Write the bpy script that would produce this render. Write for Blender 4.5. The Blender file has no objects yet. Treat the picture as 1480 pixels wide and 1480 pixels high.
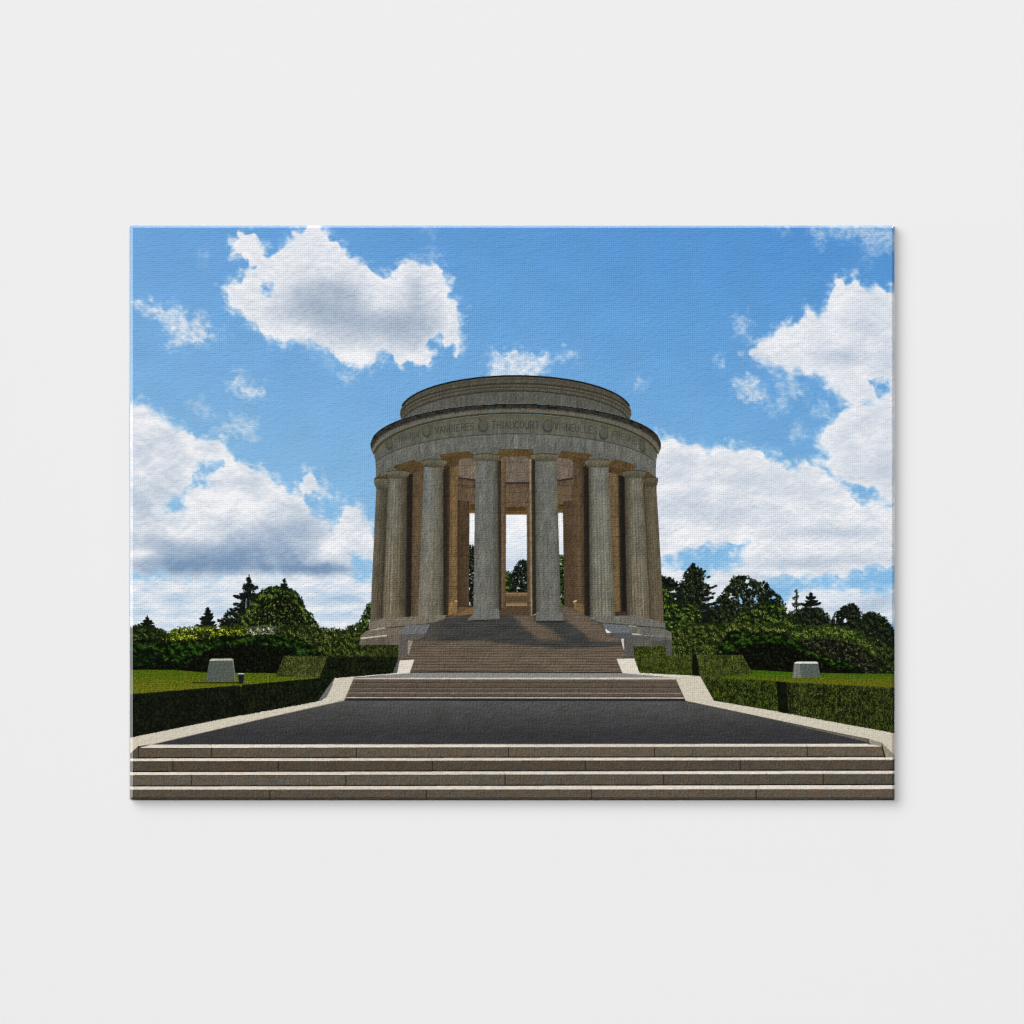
# A stretched canvas print hanging on a plain pale wall. The motif printed on the flat canvas (a round
# colonnaded stone memorial above flights of steps, hedges, trees and a cloudy sky) is composed here as ink
# colours for a fine grid of canvas cells; every pictured thing gets its own piece of the printed sheet.
import math, random
import numpy as np

W, H = 1105, 829                 # canvas cells, 1 cell = 1.086 mm
PX0, PY0 = 188.0, 326.0          # drawing coordinates of the sheet's top-left corner
Y, X = np.mgrid[0:H, 0:W].astype(np.float32)
X += PX0 + 0.5
Y += PY0 + 0.5
img = np.zeros((H, W, 3), np.float32)
own = np.zeros((H, W), np.int16)
rng = random.Random(7)
PARTS = []                       # (name, parent index or None, label)


def part(name, parent=None, label=None):
    PARTS.append((name, parent, label))
    return len(PARTS) - 1


# ---------------------------------------------------------------- noise and masks
_r = np.random.RandomState(3)
_perm = np.tile(_r.permutation(256), 2).astype(np.int32)
_ang = _r.rand(256) * 2 * np.pi
_gx, _gy = np.cos(_ang).astype(np.float32), np.sin(_ang).astype(np.float32)


def noise(x, y, seed=0):
    x = np.asarray(x, np.float32) + seed * 17.31
    y = np.asarray(y, np.float32) + seed * 9.77
    xi, yi = np.floor(x).astype(np.int32), np.floor(y).astype(np.int32)
    xf, yf = x - xi, y - yi
    u, v = xf * xf * (3 - 2 * xf), yf * yf * (3 - 2 * yf)
    def g(ix, iy, dx, dy):
        h = _perm[(_perm[ix & 255] + iy) & 255]
        return _gx[h] * dx + _gy[h] * dy
    a = g(xi, yi, xf, yf); b = g(xi + 1, yi, xf - 1, yf)
    c = g(xi, yi + 1, xf, yf - 1); d = g(xi + 1, yi + 1, xf - 1, yf - 1)
    return (a + u * (b - a)) + v * ((c + u * (d - c)) - (a + u * (b - a)))


def fbm(x, y, oct=4, seed=0, gain=0.5):
    s, a, f = 0, 1.0, 1.0
    for i in range(oct):
        s = s + a * noise(x * f, y * f, seed + i * 3)
        x, y = 0.8 * x - 0.6 * y, 0.6 * x + 0.8 * y
        a *= gain; f *= 2.03
    return s * 1.3


def sstep(a, b, x):
    t = np.clip((x - a) / (b - a), 0, 1)
    return t * t * (3 - 2 * t)


def win(x0, y0, x1, y1):
    return (slice(max(0, int(math.floor(y0 - PY0))), min(H, int(math.ceil(y1 - PY0)) + 1)),
            slice(max(0, int(math.floor(x0 - PX0))), min(W, int(math.ceil(x1 - PX0)) + 1)))


def bbox(pts, pad=2):
    xs = [p[0] for p in pts]; ys = [p[1] for p in pts]
    return win(min(xs) - pad, min(ys) - pad, max(xs) + pad, max(ys) + pad)


def inside(pts, x, y):
    r = np.zeros(x.shape, bool)
    n = len(pts)
    for i in range(n):
        (ax, ay), (bx, by) = pts[i], pts[(i + 1) % n]
        if ay == by:
            continue
        c = (ay > y) != (by > y)
        r ^= c & (x < (bx - ax) * (y - ay) / (by - ay) + ax)
    return r


def poly(pts, s=None):
    """anti-aliased coverage of a polygon inside its window"""
    s = s or bbox(pts)
    x, y = X[s], Y[s]
    c = np.zeros(x.shape, np.float32)
    for j in (-0.375, -0.125, 0.125, 0.375):
        for i in (-0.375, -0.125, 0.125, 0.375):
            c += inside(pts, x + i, y + j)
    return s, c / 16


def sdist(pts, s):
    """signed distance to a polygon, positive inside"""
    x, y = X[s], Y[s]
    d = np.full(x.shape, 1e9, np.float32)
    n = len(pts)
    for i in range(n):
        (ax, ay), (bx, by) = pts[i], pts[(i + 1) % n]
        ex, ey = bx - ax, by - ay
        l = ex * ex + ey * ey
        if l == 0:
            continue
        t = np.clip(((x - ax) * ex + (y - ay) * ey) / l, 0, 1)
        d = np.minimum(d, (x - ax - t * ex) ** 2 + (y - ay - t * ey) ** 2)
    d = np.sqrt(d)
    return np.where(inside(pts, x, y), d, -d)


def put(s, cov, col, pid=None, thr=0.5):
    """lay ink of colour col (0..255) with coverage cov"""
    if np.ndim(col) == 1:
        col = np.array(col, np.float32)[None, None, :]
    c = cov[..., None]
    img[s] = img[s] * (1 - c) + col * c
    if pid is not None:
        o = own[s]
        o[cov > thr] = pid


def C(*c):
    return np.array(c, np.float32)


def mix(a, b, t):
    t = np.asarray(t, np.float32)[..., None]
    return np.asarray(a, np.float32) * (1 - t) + np.asarray(b, np.float32) * t


def grain(s, amp, sx=2.0, sy=2.0, seed=0, oct=2):
    return 1 + amp * fbm(X[s] / sx, Y[s] / sy, oct, seed)[..., None]


def fillp(pts, col, pid, amp=0.10, sx=2.5, sy=2.5, seed=0):
    s, c = poly(pts)
    put(s, c, np.array(col, np.float32) * grain(s, amp, sx, sy, seed), pid)


def line(pts, w, col, pid=None, a=1.0):
    s = bbox(pts, 4 + w)
    x, y = X[s], Y[s]
    d = np.full(x.shape, 1e9, np.float32)
    for (ax, ay), (bx, by) in zip(pts, pts[1:]):
        ex, ey = bx - ax, by - ay
        l = max(ex * ex + ey * ey, 1e-9)
        t = np.clip(((x - ax) * ex + (y - ay) * ey) / l, 0, 1)
        d = np.minimum(d, np.hypot(x - ax - t * ex, y - ay - t * ey))
    put(s, np.clip(w - d + 0.5, 0, 1) * min(1, 2 * w) * a, col, pid)


def splat(cx, cy, a, b, ang, col, pid, al=1.0):
    R = max(a, b) + 1
    i0, i1 = int(cy - PY0 - R), int(cy - PY0 + R) + 1
    j0, j1 = int(cx - PX0 - R), int(cx - PX0 + R) + 1
    if i1 <= 0 or j1 <= 0 or i0 >= H or j0 >= W:
        return
    s = (slice(max(i0, 0), min(i1, H)), slice(max(j0, 0), min(j1, W)))
    dx, dy = X[s] - cx, Y[s] - cy
    ca, sa = math.cos(ang), math.sin(ang)
    d = np.sqrt(((dx * ca + dy * sa) / a) ** 2 + ((dy * ca - dx * sa) / b) ** 2)
    c = np.clip((1 - d) * min(a, b) + 0.5, 0, 1) * al
    img[s] += (np.array(col, np.float32) - img[s]) * c[..., None]
    if pid is not None:
        own[s][c > 0.45] = pid


# ---------------------------------------------------------------- sky and clouds
ROOT_SKY = part('printed_sky', None, 'blue printed sky paling towards the treetops')
u, v = (X - PX0) / W, (Y - PY0) / H
top = mix(C(110, 164, 217), C(86, 146, 208), np.clip(u * 1.15, 0, 1))
low = mix(C(150, 196, 230), C(136, 190, 232), u)
img[:] = mix(top, low, np.clip(v / 0.62, 0, 1) ** 1.2)
img *= (1 + 0.02 * fbm(X / 60, Y / 40, 3, 5))[..., None]
own[:] = ROOT_SKY

WHITE, GREY = C(234, 236, 241), C(166, 183, 204)


def cloud(pts, label, soft=3.0, amp=9.0, ns=20.0, shades=(), holes=(), wisp=0.0, dens=1.0, tex=0.22, bright=0.0, grey=GREY,
          pid=None, aniso=1.0, seed=1):
    if pid is None:
        pid = part('printed_cloud', None, label)
    s = bbox(pts, amp + soft + 6)
    x, y = X[s], Y[s]
    n = 1.15 * fbm(x / ns, y / ns * aniso, 6, seed, 0.46)
    d = sdist(pts, s)
    for h, hs in holes:
        hd = sdist(h, s) + 3.5 * fbm(x / 8, y / 8, 5, seed + 50, .6)
        d = np.minimum(d, -hd + hs * .4)
    d = d + amp * n
    sl = soft * np.clip(1.25 + 1.6 * fbm(x / 38, y / 30, 3, seed + 75), .7, 3.4)
    a = sstep(-sl, sl * 1.7, d)
    fr = .78 * sstep(-14, 5, d + 6 * fbm(x / 9, y / 7, 5, seed + 71, .6)) * np.clip(.45 + 1.5 * fbm(x / 18, y / 14, 3, seed + 73), 0, 1)
    a = np.maximum(a, fr)
    if wisp:
        a = a * np.clip(0.75 + wisp * fbm(x / 9, y / 6, 5, seed + 40, 0.6), 0.05, 1)
    sh = np.zeros(x.shape, np.float32) - bright
    for (cx, cy, rx, ry, k) in shades:
        w = fbm(x / 30, y / 30, 3, seed + 11) * 0.5
        sh += k * np.exp(-(((x - cx) / rx) ** 2 + ((y - cy) / ry) ** 2) * np.clip(1 + w, .3, 2))
    n2 = fbm(x / 40, y / 27 * aniso, 4, seed + 21, 0.45)
    # rounded billows: hollows between puffs go grey, the sides turned up stay white
    bw = 1 - np.abs(fbm(x / 30, y / 24 * aniso, 3, seed + 31, 0.5)) * 1.6
    b2 = 1 - np.abs(fbm(x / 30, (y + 6) / 24 * aniso, 3, seed + 31, 0.5)) * 1.6
    n3 = np.clip(b2 - bw, -.6, .6) * 1.2
    calm = 1 - .6 * np.clip(sh * 1.6, 0, 1)
    sh = sh + .12 + (tex * .80 * n2 + 0.13 * n3) * calm + .05 * fbm(x / 9, y / 8 * aniso, 3, seed + 80) - 0.14 * np.exp(-np.clip(d, 0, 99) / 9)
    col = mix(WHITE, grey, np.clip(sh, -0.10, 1.15))
    put(s, np.clip(a * dens, 0, 1), col, pid, 0.45)
    return pid


# low hazy cloud bank along the horizon
cloud([(180, 838), (230, 834), (290, 838), (330, 826), (420, 824), (500, 832), (540, 836), (545, 930), (180, 930)],
      'hazy pale cloud bank low behind the conifers', soft=5, amp=8, ns=26, aniso=2.2, tex=0.40, dens=0.92,
      shades=[(205, 884, 22, 8, .45), (250, 862, 60, 7, .18), (330, 885, 60, 8, .3), (490, 866, 45, 7, .55), (480, 890, 50, 5, .3)],
      grey=C(150, 184, 216), seed=2)
cloud([(950, 818), (985, 818), (1020, 836), (1045, 820), (1090, 816), (1130, 818), (1165, 824), (1150, 832), (1120, 838), (1105, 846), (1080, 850), (1060, 870), (950, 890)],
      'flat white cloud just above the dark pines', soft=4, amp=6, ns=20, aniso=1.8, seed=3, tex=.25,
      shades=[(1110, 836, 40, 6, .4), (1000, 850, 30, 12, .15)])
cloud([(1120, 880), (1150, 856), (1180, 849), (1240, 850), (1275, 856), (1300, 850), (1300, 905), (1180, 915), (1120, 900)],
      'low streaky cloud above the ragged spruce', soft=5, amp=6, ns=20, aniso=2.0, seed=4, tex=.35, dens=.9,
      shades=[(1230, 880, 60, 6, .3), (1270, 870, 30, 10, .5)])
# great left cumulus
cloud([(178, 580), (205, 583), (222, 594), (238, 606), (262, 620), (286, 632), (314, 633), (328, 648), (344, 667), (360, 677), (380, 675),
       (400, 697), (420, 709), (440, 717), (456, 738), (470, 756), (478, 766), (486, 752), (492, 738), (500, 728), (520, 738), (535, 757),
       (545, 766), (545, 812), (520, 822), (500, 838), (470, 838), (400, 833), (330, 834), (270, 838), (230, 832), (178, 828)],
      'huge white cumulus with a slate grey belly beside the memorial', soft=3.5, amp=8, ns=24, seed=6, tex=.34,
      holes=[([(270, 704), (276, 690), (288, 668), (300, 672), (317, 668), (312, 682), (294, 686), (304, 702), (280, 706)], 4), ([(234, 736), (244, 728), (254, 722), (268, 712), (262, 722), (266, 734), (250, 736)], 4),
             ([(505, 800), (545, 812), (545, 845), (512, 834)], 5)],
      shades=[(200, 650, 45, 26, .12), (330, 804, 140, 24, .80), (270, 820, 90, 14, .55), (430, 822, 90, 10, .45), (400, 772, 64, 26, .45), (445, 752, 32, 20, .35), (480, 822, 60, 9, .55), (195, 720, 50, 30, .30),
              (215, 785, 50, 14, .3), (205, 800, 22, 8, -.5), (340, 735, 60, 20, -.2), (255, 775, 30, 12, -.25), (480, 795, 30, 22, -.35)],
      grey=C(140, 164, 192))
cloud([(430, 705), (442, 682), (452, 684), (466, 700), (478, 716), (488, 718), (470, 722), (452, 712), (440, 716)], 'small torn white cloud at the shoulder of the huge cumulus',
      soft=3.5, amp=7, ns=10, seed=8, dens=.9)
# right banks
G_ID = cloud([(940, 630), (956, 632), (985, 641), (1005, 639), (1027, 650), (1050, 646), (1080, 646), (1105, 652), (1122, 661), (1135, 673), (1150, 677),
       (1165, 667), (1182, 672), (1200, 686), (1222, 699), (1234, 716), (1248, 725), (1305, 730), (1305, 815), (1270, 820), (1230, 828), (1200, 836), (1160, 832),
       (1110, 826), (1070, 818), (1062, 800), (1080, 786), (1050, 788), (1010, 792), (980, 796), (965, 808), (940, 812)],
      'broad grey-white cloud bank behind the colonnade', soft=3.5, amp=7, ns=22, seed=10, tex=.34, aniso=1.25,
      shades=[(975, 665, 26, 22, .25), (1000, 730, 50, 20, .30), (1090, 695, 60, 10, .28), (1060, 740, 40, 16, .25), (1170, 710, 40, 10, .25), (1200, 770, 80, 8, .30), (1150, 815, 70, 9, .50),
              (1240, 808, 50, 8, .35), (1150, 760, 60, 14, .1), (975, 775, 30, 16, -.2), (1090, 790, 30, 10, -.25), (1000, 650, 60, 8, -.2)])
cloud([(1080, 513), (1091, 499), (1119, 477), (1150, 464), (1164, 455), (1167, 445), (1184, 451), (1200, 440), (1205, 408), (1217, 396), (1225, 410),
       (1234, 400), (1243, 412), (1263, 414), (1305, 421), (1305, 582), (1260, 580), (1230, 585), (1215, 578), (1194, 561), (1188, 547), (1150, 537),
       (1142, 543), (1131, 540), (1105, 523)], 'towering white cloud cut by the print edge', soft=3.5, amp=7, ns=18, seed=12, tex=.26,
      holes=[([(1257, 550), (1282, 550), (1284, 566), (1272, 578), (1262, 566)], 4)],
      shades=[(1215, 515, 40, 14, .38), (1260, 470, 50, 30, .18), (1280, 530, 30, 30, .2), (1140, 490, 40, 12, -.15)])
cloud([(1184, 640), (1186, 625), (1198, 610), (1222, 588), (1262, 577), (1305, 566), (1305, 735), (1270, 726), (1258, 706), (1225, 697), (1204, 692), (1184, 672),
       (1180, 664), (1196, 661), (1190, 650)], 'rounded white cloud below the tower of cloud', soft=3.5, amp=6, ns=18, seed=14, tex=.28,
      shades=[(1270, 680, 40, 24, .32), (1240, 620, 40, 20, .05), (1285, 640, 30, 40, .15)])
# hero cloud
cloud([(336, 350), (343, 339), (352, 336), (368, 339), (375, 348), (383, 360), (387, 372), (401, 364), (413, 357), (423, 337), (441, 329), (446, 318),
       (468, 318), (470, 332), (478, 347), (495, 355), (507, 372), (525, 382), (535, 388), (550, 398), (568, 403), (568, 393), (582, 382), (600, 376),
       (620, 382), (631, 378), (640, 392), (651, 408), (650, 428), (660, 436), (665, 453), (664, 477), (667, 495), (660, 516), (655, 497), (644, 503),
       (635, 487), (621, 491), (621, 505), (630, 513), (618, 526), (598, 528), (572, 522), (558, 509), (553, 507), (545, 518), (533, 532), (519, 534),
       (501, 526), (476, 509), (458, 497), (440, 495), (409, 495), (385, 488), (369, 472), (352, 459), (334, 445), (328, 430), (321, 414), (331, 408),
       (350, 406), (354, 392), (364, 386), (356, 376), (336, 368)],
      'big white cumulus with a grey belly touching the top of the print', soft=2.4, amp=5.5, ns=13, seed=16, tex=.14, bright=.05,
      holes=[([(379, 414), (385, 411), (391, 417), (388, 423), (380, 421)], 0.5)],
      shades=[(452, 440, 52, 34, .58), (520, 466, 80, 36, .62), (600, 468, 48, 38, .50), (490, 420, 18, 22, .45), (430, 420, 12, 12, .30), (600, 420, 14, 26, .35),
              (560, 440, 28, 14, -.3), (515, 515, 22, 12, -.45), (430, 478, 40, 12, -.3), (605, 515, 24, 10, -.25), (450, 370, 26, 22, .06), (648, 445, 10, 30, -.2)],
      grey=C(158, 174, 194))
# small clouds and wisps
cloud([(195, 438), (206, 434), (220, 442), (239, 447), (249, 441), (265, 451), (269, 461), (293, 456), (296, 470), (303, 485), (299, 495), (275, 497),
       (257, 503), (243, 495), (249, 485), (239, 470), (226, 459), (204, 447)], 'thin ragged white cloud near the edge of the print', soft=5, amp=7, ns=11, seed=18, wisp=.5, dens=.92)
cloud([(332, 552), (345, 542), (352, 545), (356, 557), (380, 560), (381, 568), (365, 572), (345, 568), (335, 560)], 'tiny white cloud under the big cumulus', soft=3.5, amp=6, ns=9, seed=20, wisp=.4, dens=.9)
cloud([(705, 525), (718, 506), (728, 512), (745, 508), (762, 514), (790, 510), (796, 524), (778, 545), (770, 560), (712, 560)], 'small white cloud rising behind the memorial roof', soft=3.5, amp=7, ns=11, seed=22, wisp=.35)
for k, (p, dn) in enumerate([
        ([(268, 582), (290, 578), (308, 600), (300, 606), (280, 594)], .42), ([(312, 618), (340, 600), (368, 606), (372, 630), (350, 632), (330, 624)], .62),
        ([(808, 518), (818, 506), (834, 510), (832, 520)], .7), ([(1063, 459), (1074, 457), (1084, 466), (1080, 486), (1066, 484)], .62), ([(1060, 550), (1078, 545), (1094, 548), (1110, 576), (1100, 582), (1076, 578), (1064, 566)], .85),
        ([(1112, 552), (1140, 546), (1160, 556), (1162, 574), (1138, 576), (1136, 592), (1118, 600), (1114, 586), (1128, 566)], .5), ([(1145, 632), (1152, 612), (1160, 622), (1170, 634)], .6),
        ([(1172, 332), (1200, 322), (1305, 318), (1305, 362), (1262, 362), (1240, 344), (1196, 342), (1184, 356)], .62), ([(1120, 322), (1142, 322), (1136, 334)], .5),
        ([(488, 541), (500, 537), (511, 545), (500, 551)], .75), ([(615, 371), (622, 362), (640, 370), (634, 378)], .4), ([(290, 366), (300, 364), (302, 372), (294, 376)], .4),
        ([(914, 551), (924, 548), (928, 556), (920, 560)], .5), ([(1036, 522), (1044, 520), (1050, 526), (1040, 530)], .6), ([(1175, 596), (1190, 578), (1196, 588), (1184, 606)], .5), ([(610, 326), (628, 326), (622, 340)], .4),
        ([(445, 502), (470, 508), (490, 530), (470, 530)], .3), ([(313, 478), (330, 485), (328, 494)], .3), ([(1247, 375), (1258, 362), (1256, 382)], .35)]):
    cloud(p, 'faint wisp of cloud', soft=5, amp=7, ns=9, seed=30 + k, wisp=.6, dens=dn)

# ---------------------------------------------------------------- foliage
GRD = part('printed_ground', None, 'strips of shaded ground between hedges, kerbs and stonework')
for pts in ([(180, 926), (540, 926), (600, 945), (600, 1200), (180, 1200)], [(890, 945), (960, 926), (1300, 926), (1300, 1200), (890, 1200)], [(616, 893), (640, 891), (856, 893), (880, 900), (930, 905), (930, 1200), (560, 1200), (560, 905)]):
    s, c = poly(pts)
    put(s, c, (C(40, 42, 26) if pts[0][0] != 616 else C(84, 78, 70)) * grain(s, .3, 2, 2, 1), GRD)
def clumps(pts, pid, n, cols, r=(1.2, 2.6), gap=None, gs=9.0, lit=0.5, seed=0, ang=None, asp=(0.55, 1.0), litdir=(0.5, -1.0), lscale=6.0, edge=0.0, dark_top=False):
    """leaf clumps spread through a crown outline; cols = (dark, mid, light)"""
    s = bbox(pts, 3)
    x, y = X[s], Y[s]
    ok = inside(pts, x, y)
    if edge:
        ok = (sdist(pts, s) + edge * fbm(x / 5.5, y / 5.5, 3, seed + 5)) > 0
    if gap is not None:
        ok &= fbm(x / gs, y / gs, 3, seed) > gap
    f = fbm(x / lscale, y / lscale, 3, seed + 9)
    g = fbm((x + litdir[0] * 2.5) / lscale, (y + litdir[1] * 2.5) / lscale, 3, seed + 9)
    lt = np.clip(0.5 + (f - g) * 1.5 + (lit - 0.5) + .42 * fbm(x / 15, y / 12, 2, seed + 23), 0, 1)
    ii, jj = np.nonzero(ok)
    if not len(ii):
        return
    d, m, l = (np.array(c, np.float32) for c in cols)
    for ps in range(2):
        for _ in range(int(n * 1.4) if ps == 0 else int(n * 3.4)):
            k = rng.randrange(len(ii))
            i, j = ii[k], jj[k]
            t = float(lt[i, j])
            if ps and rng.random() > t * .8:
                continue
            t = t * (0.35 if ps == 0 else 1.0) + rng.uniform(-.12, .12)
            c = d + (m - d) * min(max(t * 2, 0), 1) + (l - m) * min(max(t * 2 - 1, 0), 1)
            c = c * rng.uniform(.82, 1.18)
            a = rng.uniform(*r) * (0.95 if ps == 0 else rng.choice((.34, .44, .6)))
            splat(x[i, j] + rng.uniform(-.5, .5), y[i, j] + rng.uniform(-.5, .5), a, a * rng.uniform(*asp),
                  rng.uniform(0, 3.14) if ang is None else ang + rng.uniform(-.5, .5), c, pid)
    # stray sprays past the outline
    if ang is None and len(pts) > 4:
        P = pts + pts[:1]
        L = [math.dist(a, b) for a, b in zip(P, P[1:])]
        for (a, b), l_ in zip(zip(P, P[1:]), L):
            for _ in range(int(l_ * 1.6)):
                t = rng.random()
                ex, ey = a[0] + (b[0] - a[0]) * t, a[1] + (b[1] - a[1]) * t
                if ey > y.max() - 8:
                    continue
                k_ = noise(np.float32(ex / 4.5), np.float32(ey / 4.5), seed + 17)
                o_ = 1.2 + 3.0 * float(k_) + rng.gauss(0, .9)
                nx, ny = (b[1] - a[1]) / max(l_, .1), -(b[0] - a[0]) / max(l_, .1)
                c = d + (m - d) * rng.uniform(0, 1.1)
                q_ = rng.uniform(.5, 1.15)
                splat(ex + nx * o_, ey + ny * o_, q_ * 1.3, q_ * .7, rng.uniform(0, 3.1), c, pid, .9)
    # single leaves and twigs, finer than the clumps
    k = (own[s] == pid)[..., None] * ok[..., None]
    if ang is None:
        fn = .75 * fbm(x / 1.5, y / 1.5, 2, seed + 3) + .30 * fbm(x / 3.6, y / 3.2, 2, seed + 4)
    else:
        ca, sa = math.cos(ang), math.sin(ang)
        fn = .46 * fbm((x * ca + y * sa) / 4.0, (y * ca - x * sa) / 1.15, 2, seed + 3) + .25 * fbm(x / 5, y / 4, 2, seed + 4)
    img[s] *= 1 + k * np.clip(fn * 1.3, -.8, 1.3)[..., None]


def conifer(tx, ty, by, hw, pid, cols, n=13, droop=0.25, skew=0.0, trunk=True, dens=1.0, ragged=0.3, seed=0):
    """spruce of separate up-curving branch tiers with light between them"""
    d, m, l = (np.array(c, np.float32) for c in cols)
    rr = random.Random(seed)
    h = by - ty
    line([(tx, ty - 1), (tx, ty + h * .3)], 0.6, d, pid)
    line([(tx, ty + h * .2), (tx, by)], 1.1, d * .9, pid)
    for k in range(n):
        f = (k + 0.4 + rr.uniform(-.15, .15)) / n
        y0 = ty + h * f
        for sd in (-1, 1):
            y0 += rr.uniform(-.35, .35) * h / n
            L = max(1.5, hw * 1.28 * (f ** 0.85) * rr.uniform(1 - ragged * 1.3, 1 + ragged * .5) * (1 + sd * skew))
            dr = droop * rr.uniform(.5, 1.5)
            N = int((L * 3.4 + 4) * dens)
            for q in range(N):
                t = (q + rr.random()) / N
                th = (h / n) * (.85 - .55 * t)          # tier thickness tapering outwards
                px = tx + sd * L * t
                py = y0 + dr * L * t - .30 * L * max(0, t - .55) ** 1.2 + rr.uniform(-.5, 1.0) * th
                q2 = rr.random()
                c = d if q2 < .6 else (m if q2 < .9 else l)
                a = rr.uniform(.9, 1.9) * (1 - .3 * t)
                splat(px, py, a * 1.2, a * .55, sd * (dr * .9 - .5 * (t > .6)) + rr.uniform(-.6, .6), c * rr.uniform(.7, 1.25), pid)


DK = ((13, 17, 15), (21, 27, 20), (42, 50, 31))
DK2 = ((14, 19, 15), (25, 33, 21), (54, 62, 35))
LF = ((15, 22, 13), (37, 52, 20), (84, 104, 40))
LF2 = ((15, 21, 12), (36, 47, 20), (62, 76, 36))

t = part('printed_tree', None, 'small dark conifer at the far edge of the print')
conifer(213, 891, 924, 20, t, DK, 9, .15, seed=1)
clumps([(188, 908), (198, 905), (236, 912), (238, 930), (188, 932)], t, 200, LF2, (1.2, 2.4), seed=2, lit=.5)
t = part('printed_tree', None, 'short pointed conifer with a white roof beside it')
conifer(300, 879, 916, 18, t, DK, 11, .18, seed=3, dens=1.3)
t = part('printed_house_roof', None, 'white gable roof showing between two conifers')
fillp([(309, 908), (316, 900), (321, 905), (314, 913)], (214, 220, 228), t, .05)
fillp([(316, 900), (332, 906), (330, 912), (321, 906)], (46, 52, 62), t, .05)
t = part('printed_tree', None, 'tall layered spruce taller than the round tree next to it')
conifer(360, 832, 912, 37, t, DK, 11, .16, seed=5, skew=-.05, dens=1.1, ragged=.34)
clumps([(352, 862), (360, 840), (368, 862), (366, 890), (348, 892)], t, 90, DK, (1.0, 2.0), seed=13, lit=.4)
clumps([(322, 897), (334, 880), (346, 884), (350, 912), (322, 910)], t, 130, DK, (1.2, 2.4), seed=12, lit=.4)
line([(356, 866), (355, 884)], .6, (190, 200, 212), None, .7)
line([(362, 868), (361, 880)], .5, (190, 200, 212), None, .6)
t = part('printed_tree', None, 'spruce top peeping over the round green tree')
conifer(411, 838, 876, 19, t, DK2, 9, .2, seed=7)
t = part('printed_tree', None, 'round leafy green tree in front of the tall spruce')
rt = [(344, 908), (348, 892), (356, 882), (366, 868), (378, 856), (384, 853), (396, 850), (402, 849), (412, 854), (424, 855), (432, 862), (437, 874), (441, 884),
      (449, 888), (454, 898), (459, 908), (462, 916), (345, 916)]
clumps(rt, t, 1500, LF, (1.5, 3.0), seed=4, lit=.42, edge=3.0, lscale=7)
clumps([(366, 910), (374, 884), (390, 868), (412, 864), (432, 880), (442, 910)], t, 330, ((14, 16, 12), (22, 27, 14), (76, 90, 34)), (1.0, 2.2), seed=9, lit=.34)
for (x_, y_) in ((384, 888), (389, 891), (396, 893), (392, 887), (383, 905), (424, 881)):
    splat(x_, y_, 1.0, .8, 0, (176, 190, 205), None, .6)
t = part('printed_tree', None, 'leafy tree squeezed against the memorial base')
clumps([(498, 916), (505, 905), (515, 906), (524, 896), (530, 880), (536, 872), (542, 872), (540, 916), (520, 924)], t, 260, LF, (1.2, 2.4), seed=6, lit=.55, edge=2)
# right wood
WOOD = part('printed_tree', None, 'deep shade of the wood behind the shrubs')
fillp([(958, 880), (985, 872), (1012, 884), (1040, 882), (1064, 876), (1100, 880), (1130, 878), (1142, 893), (1180, 886), (1200, 902), (1245, 898), (1292, 925), (1292, 940), (960, 925)], (19, 24, 14), WOOD, .45, 2.2, 2.2, 3)
t = part('printed_tree', None, 'narrow dark pine next to the last column')
clumps([(956, 836), (960, 834), (963, 842), (967, 834), (972, 840), (978, 844), (984, 850), (984, 880), (956, 890)], t, 300, DK, (1.3, 2.6), gap=-.38, seed=7, lit=.35, edge=2)
t = part('printed_tree', None, 'tall dark pine with tiered branches')
conifer(1001, 815, 905, 36, t, DK, 13, .06, seed=11, dens=1.25, ragged=.32, skew=.12)
clumps([(990, 830), (1000, 818), (1010, 822), (1018, 834), (1012, 842), (1024, 848), (1020, 868), (1006, 884), (986, 884), (984, 850)], t, 360, DK2, (1.3, 2.6), gap=-.25, seed=14, lit=.4)
for (a_, b_) in ((1034, 847), (1030, 849), (1026, 850), (1031, 858), (1026, 857), (1020, 856), (1018, 826), (1024, 834)):
    splat(a_, b_, 3.0, 1.6, -.4, (24, 30, 22), t)
t = part('printed_tree', None, 'broad domed pine with sky showing through its crown')
clumps([(1036, 872), (1042, 862), (1050, 852), (1056, 846), (1060, 836), (1070, 834), (1078, 835), (1088, 840), (1098, 843), (1106, 843), (1112, 852), (1120, 858), (1128, 866), (1131, 880),
        (1128, 900), (1040, 905), (1020, 890), (1024, 878)], t, 1050, DK2, (1.4, 2.8), gap=-.42, gs=11, seed=17, lit=.36, edge=3)
for _ in range(46):
    x_, y_ = rng.gauss(1084, 15), rng.gauss(866, 9)
    splat(x_, y_, rng.uniform(.7, 1.5), rng.uniform(.5, 1.1), rng.uniform(0, 3), (178, 190, 206), None, .55)
t = part('printed_tree', None, 'bright green leafy tree under the dark pines by the column')
clumps([(956, 852), (962, 848), (968, 860), (974, 868), (980, 876), (994, 872), (1008, 878), (1014, 892), (1010, 908), (956, 916)], t, 700, LF, (1.3, 2.6), seed=8, lit=.42, edge=2.5)
t = part('printed_tree', None, 'sunlit green tree in front of the domed pine')
clumps([(1056, 908), (1064, 892), (1074, 882), (1084, 884), (1092, 876), (1104, 872), (1114, 876), (1126, 874), (1135, 876), (1132, 892), (1128, 912), (1060, 914)], t, 640, LF, (1.3, 2.6), seed=19, lit=.46, edge=2.5)
t = part('printed_tree', None, 'ragged spruce with two thin tips')
conifer(1172, 857, 912, 27, t, DK, 11, .10, seed=21, dens=1.2)
conifer(1151, 853, 905, 14, t, ((34, 42, 34), (52, 60, 44), (84, 92, 66)), 10, .22, seed=22, dens=.55, ragged=.5)
clumps([(1146, 892), (1160, 880), (1184, 880), (1196, 890), (1200, 912), (1140, 912)], t, 260, DK2, (1.3, 2.6), seed=23, lit=.4)
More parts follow.
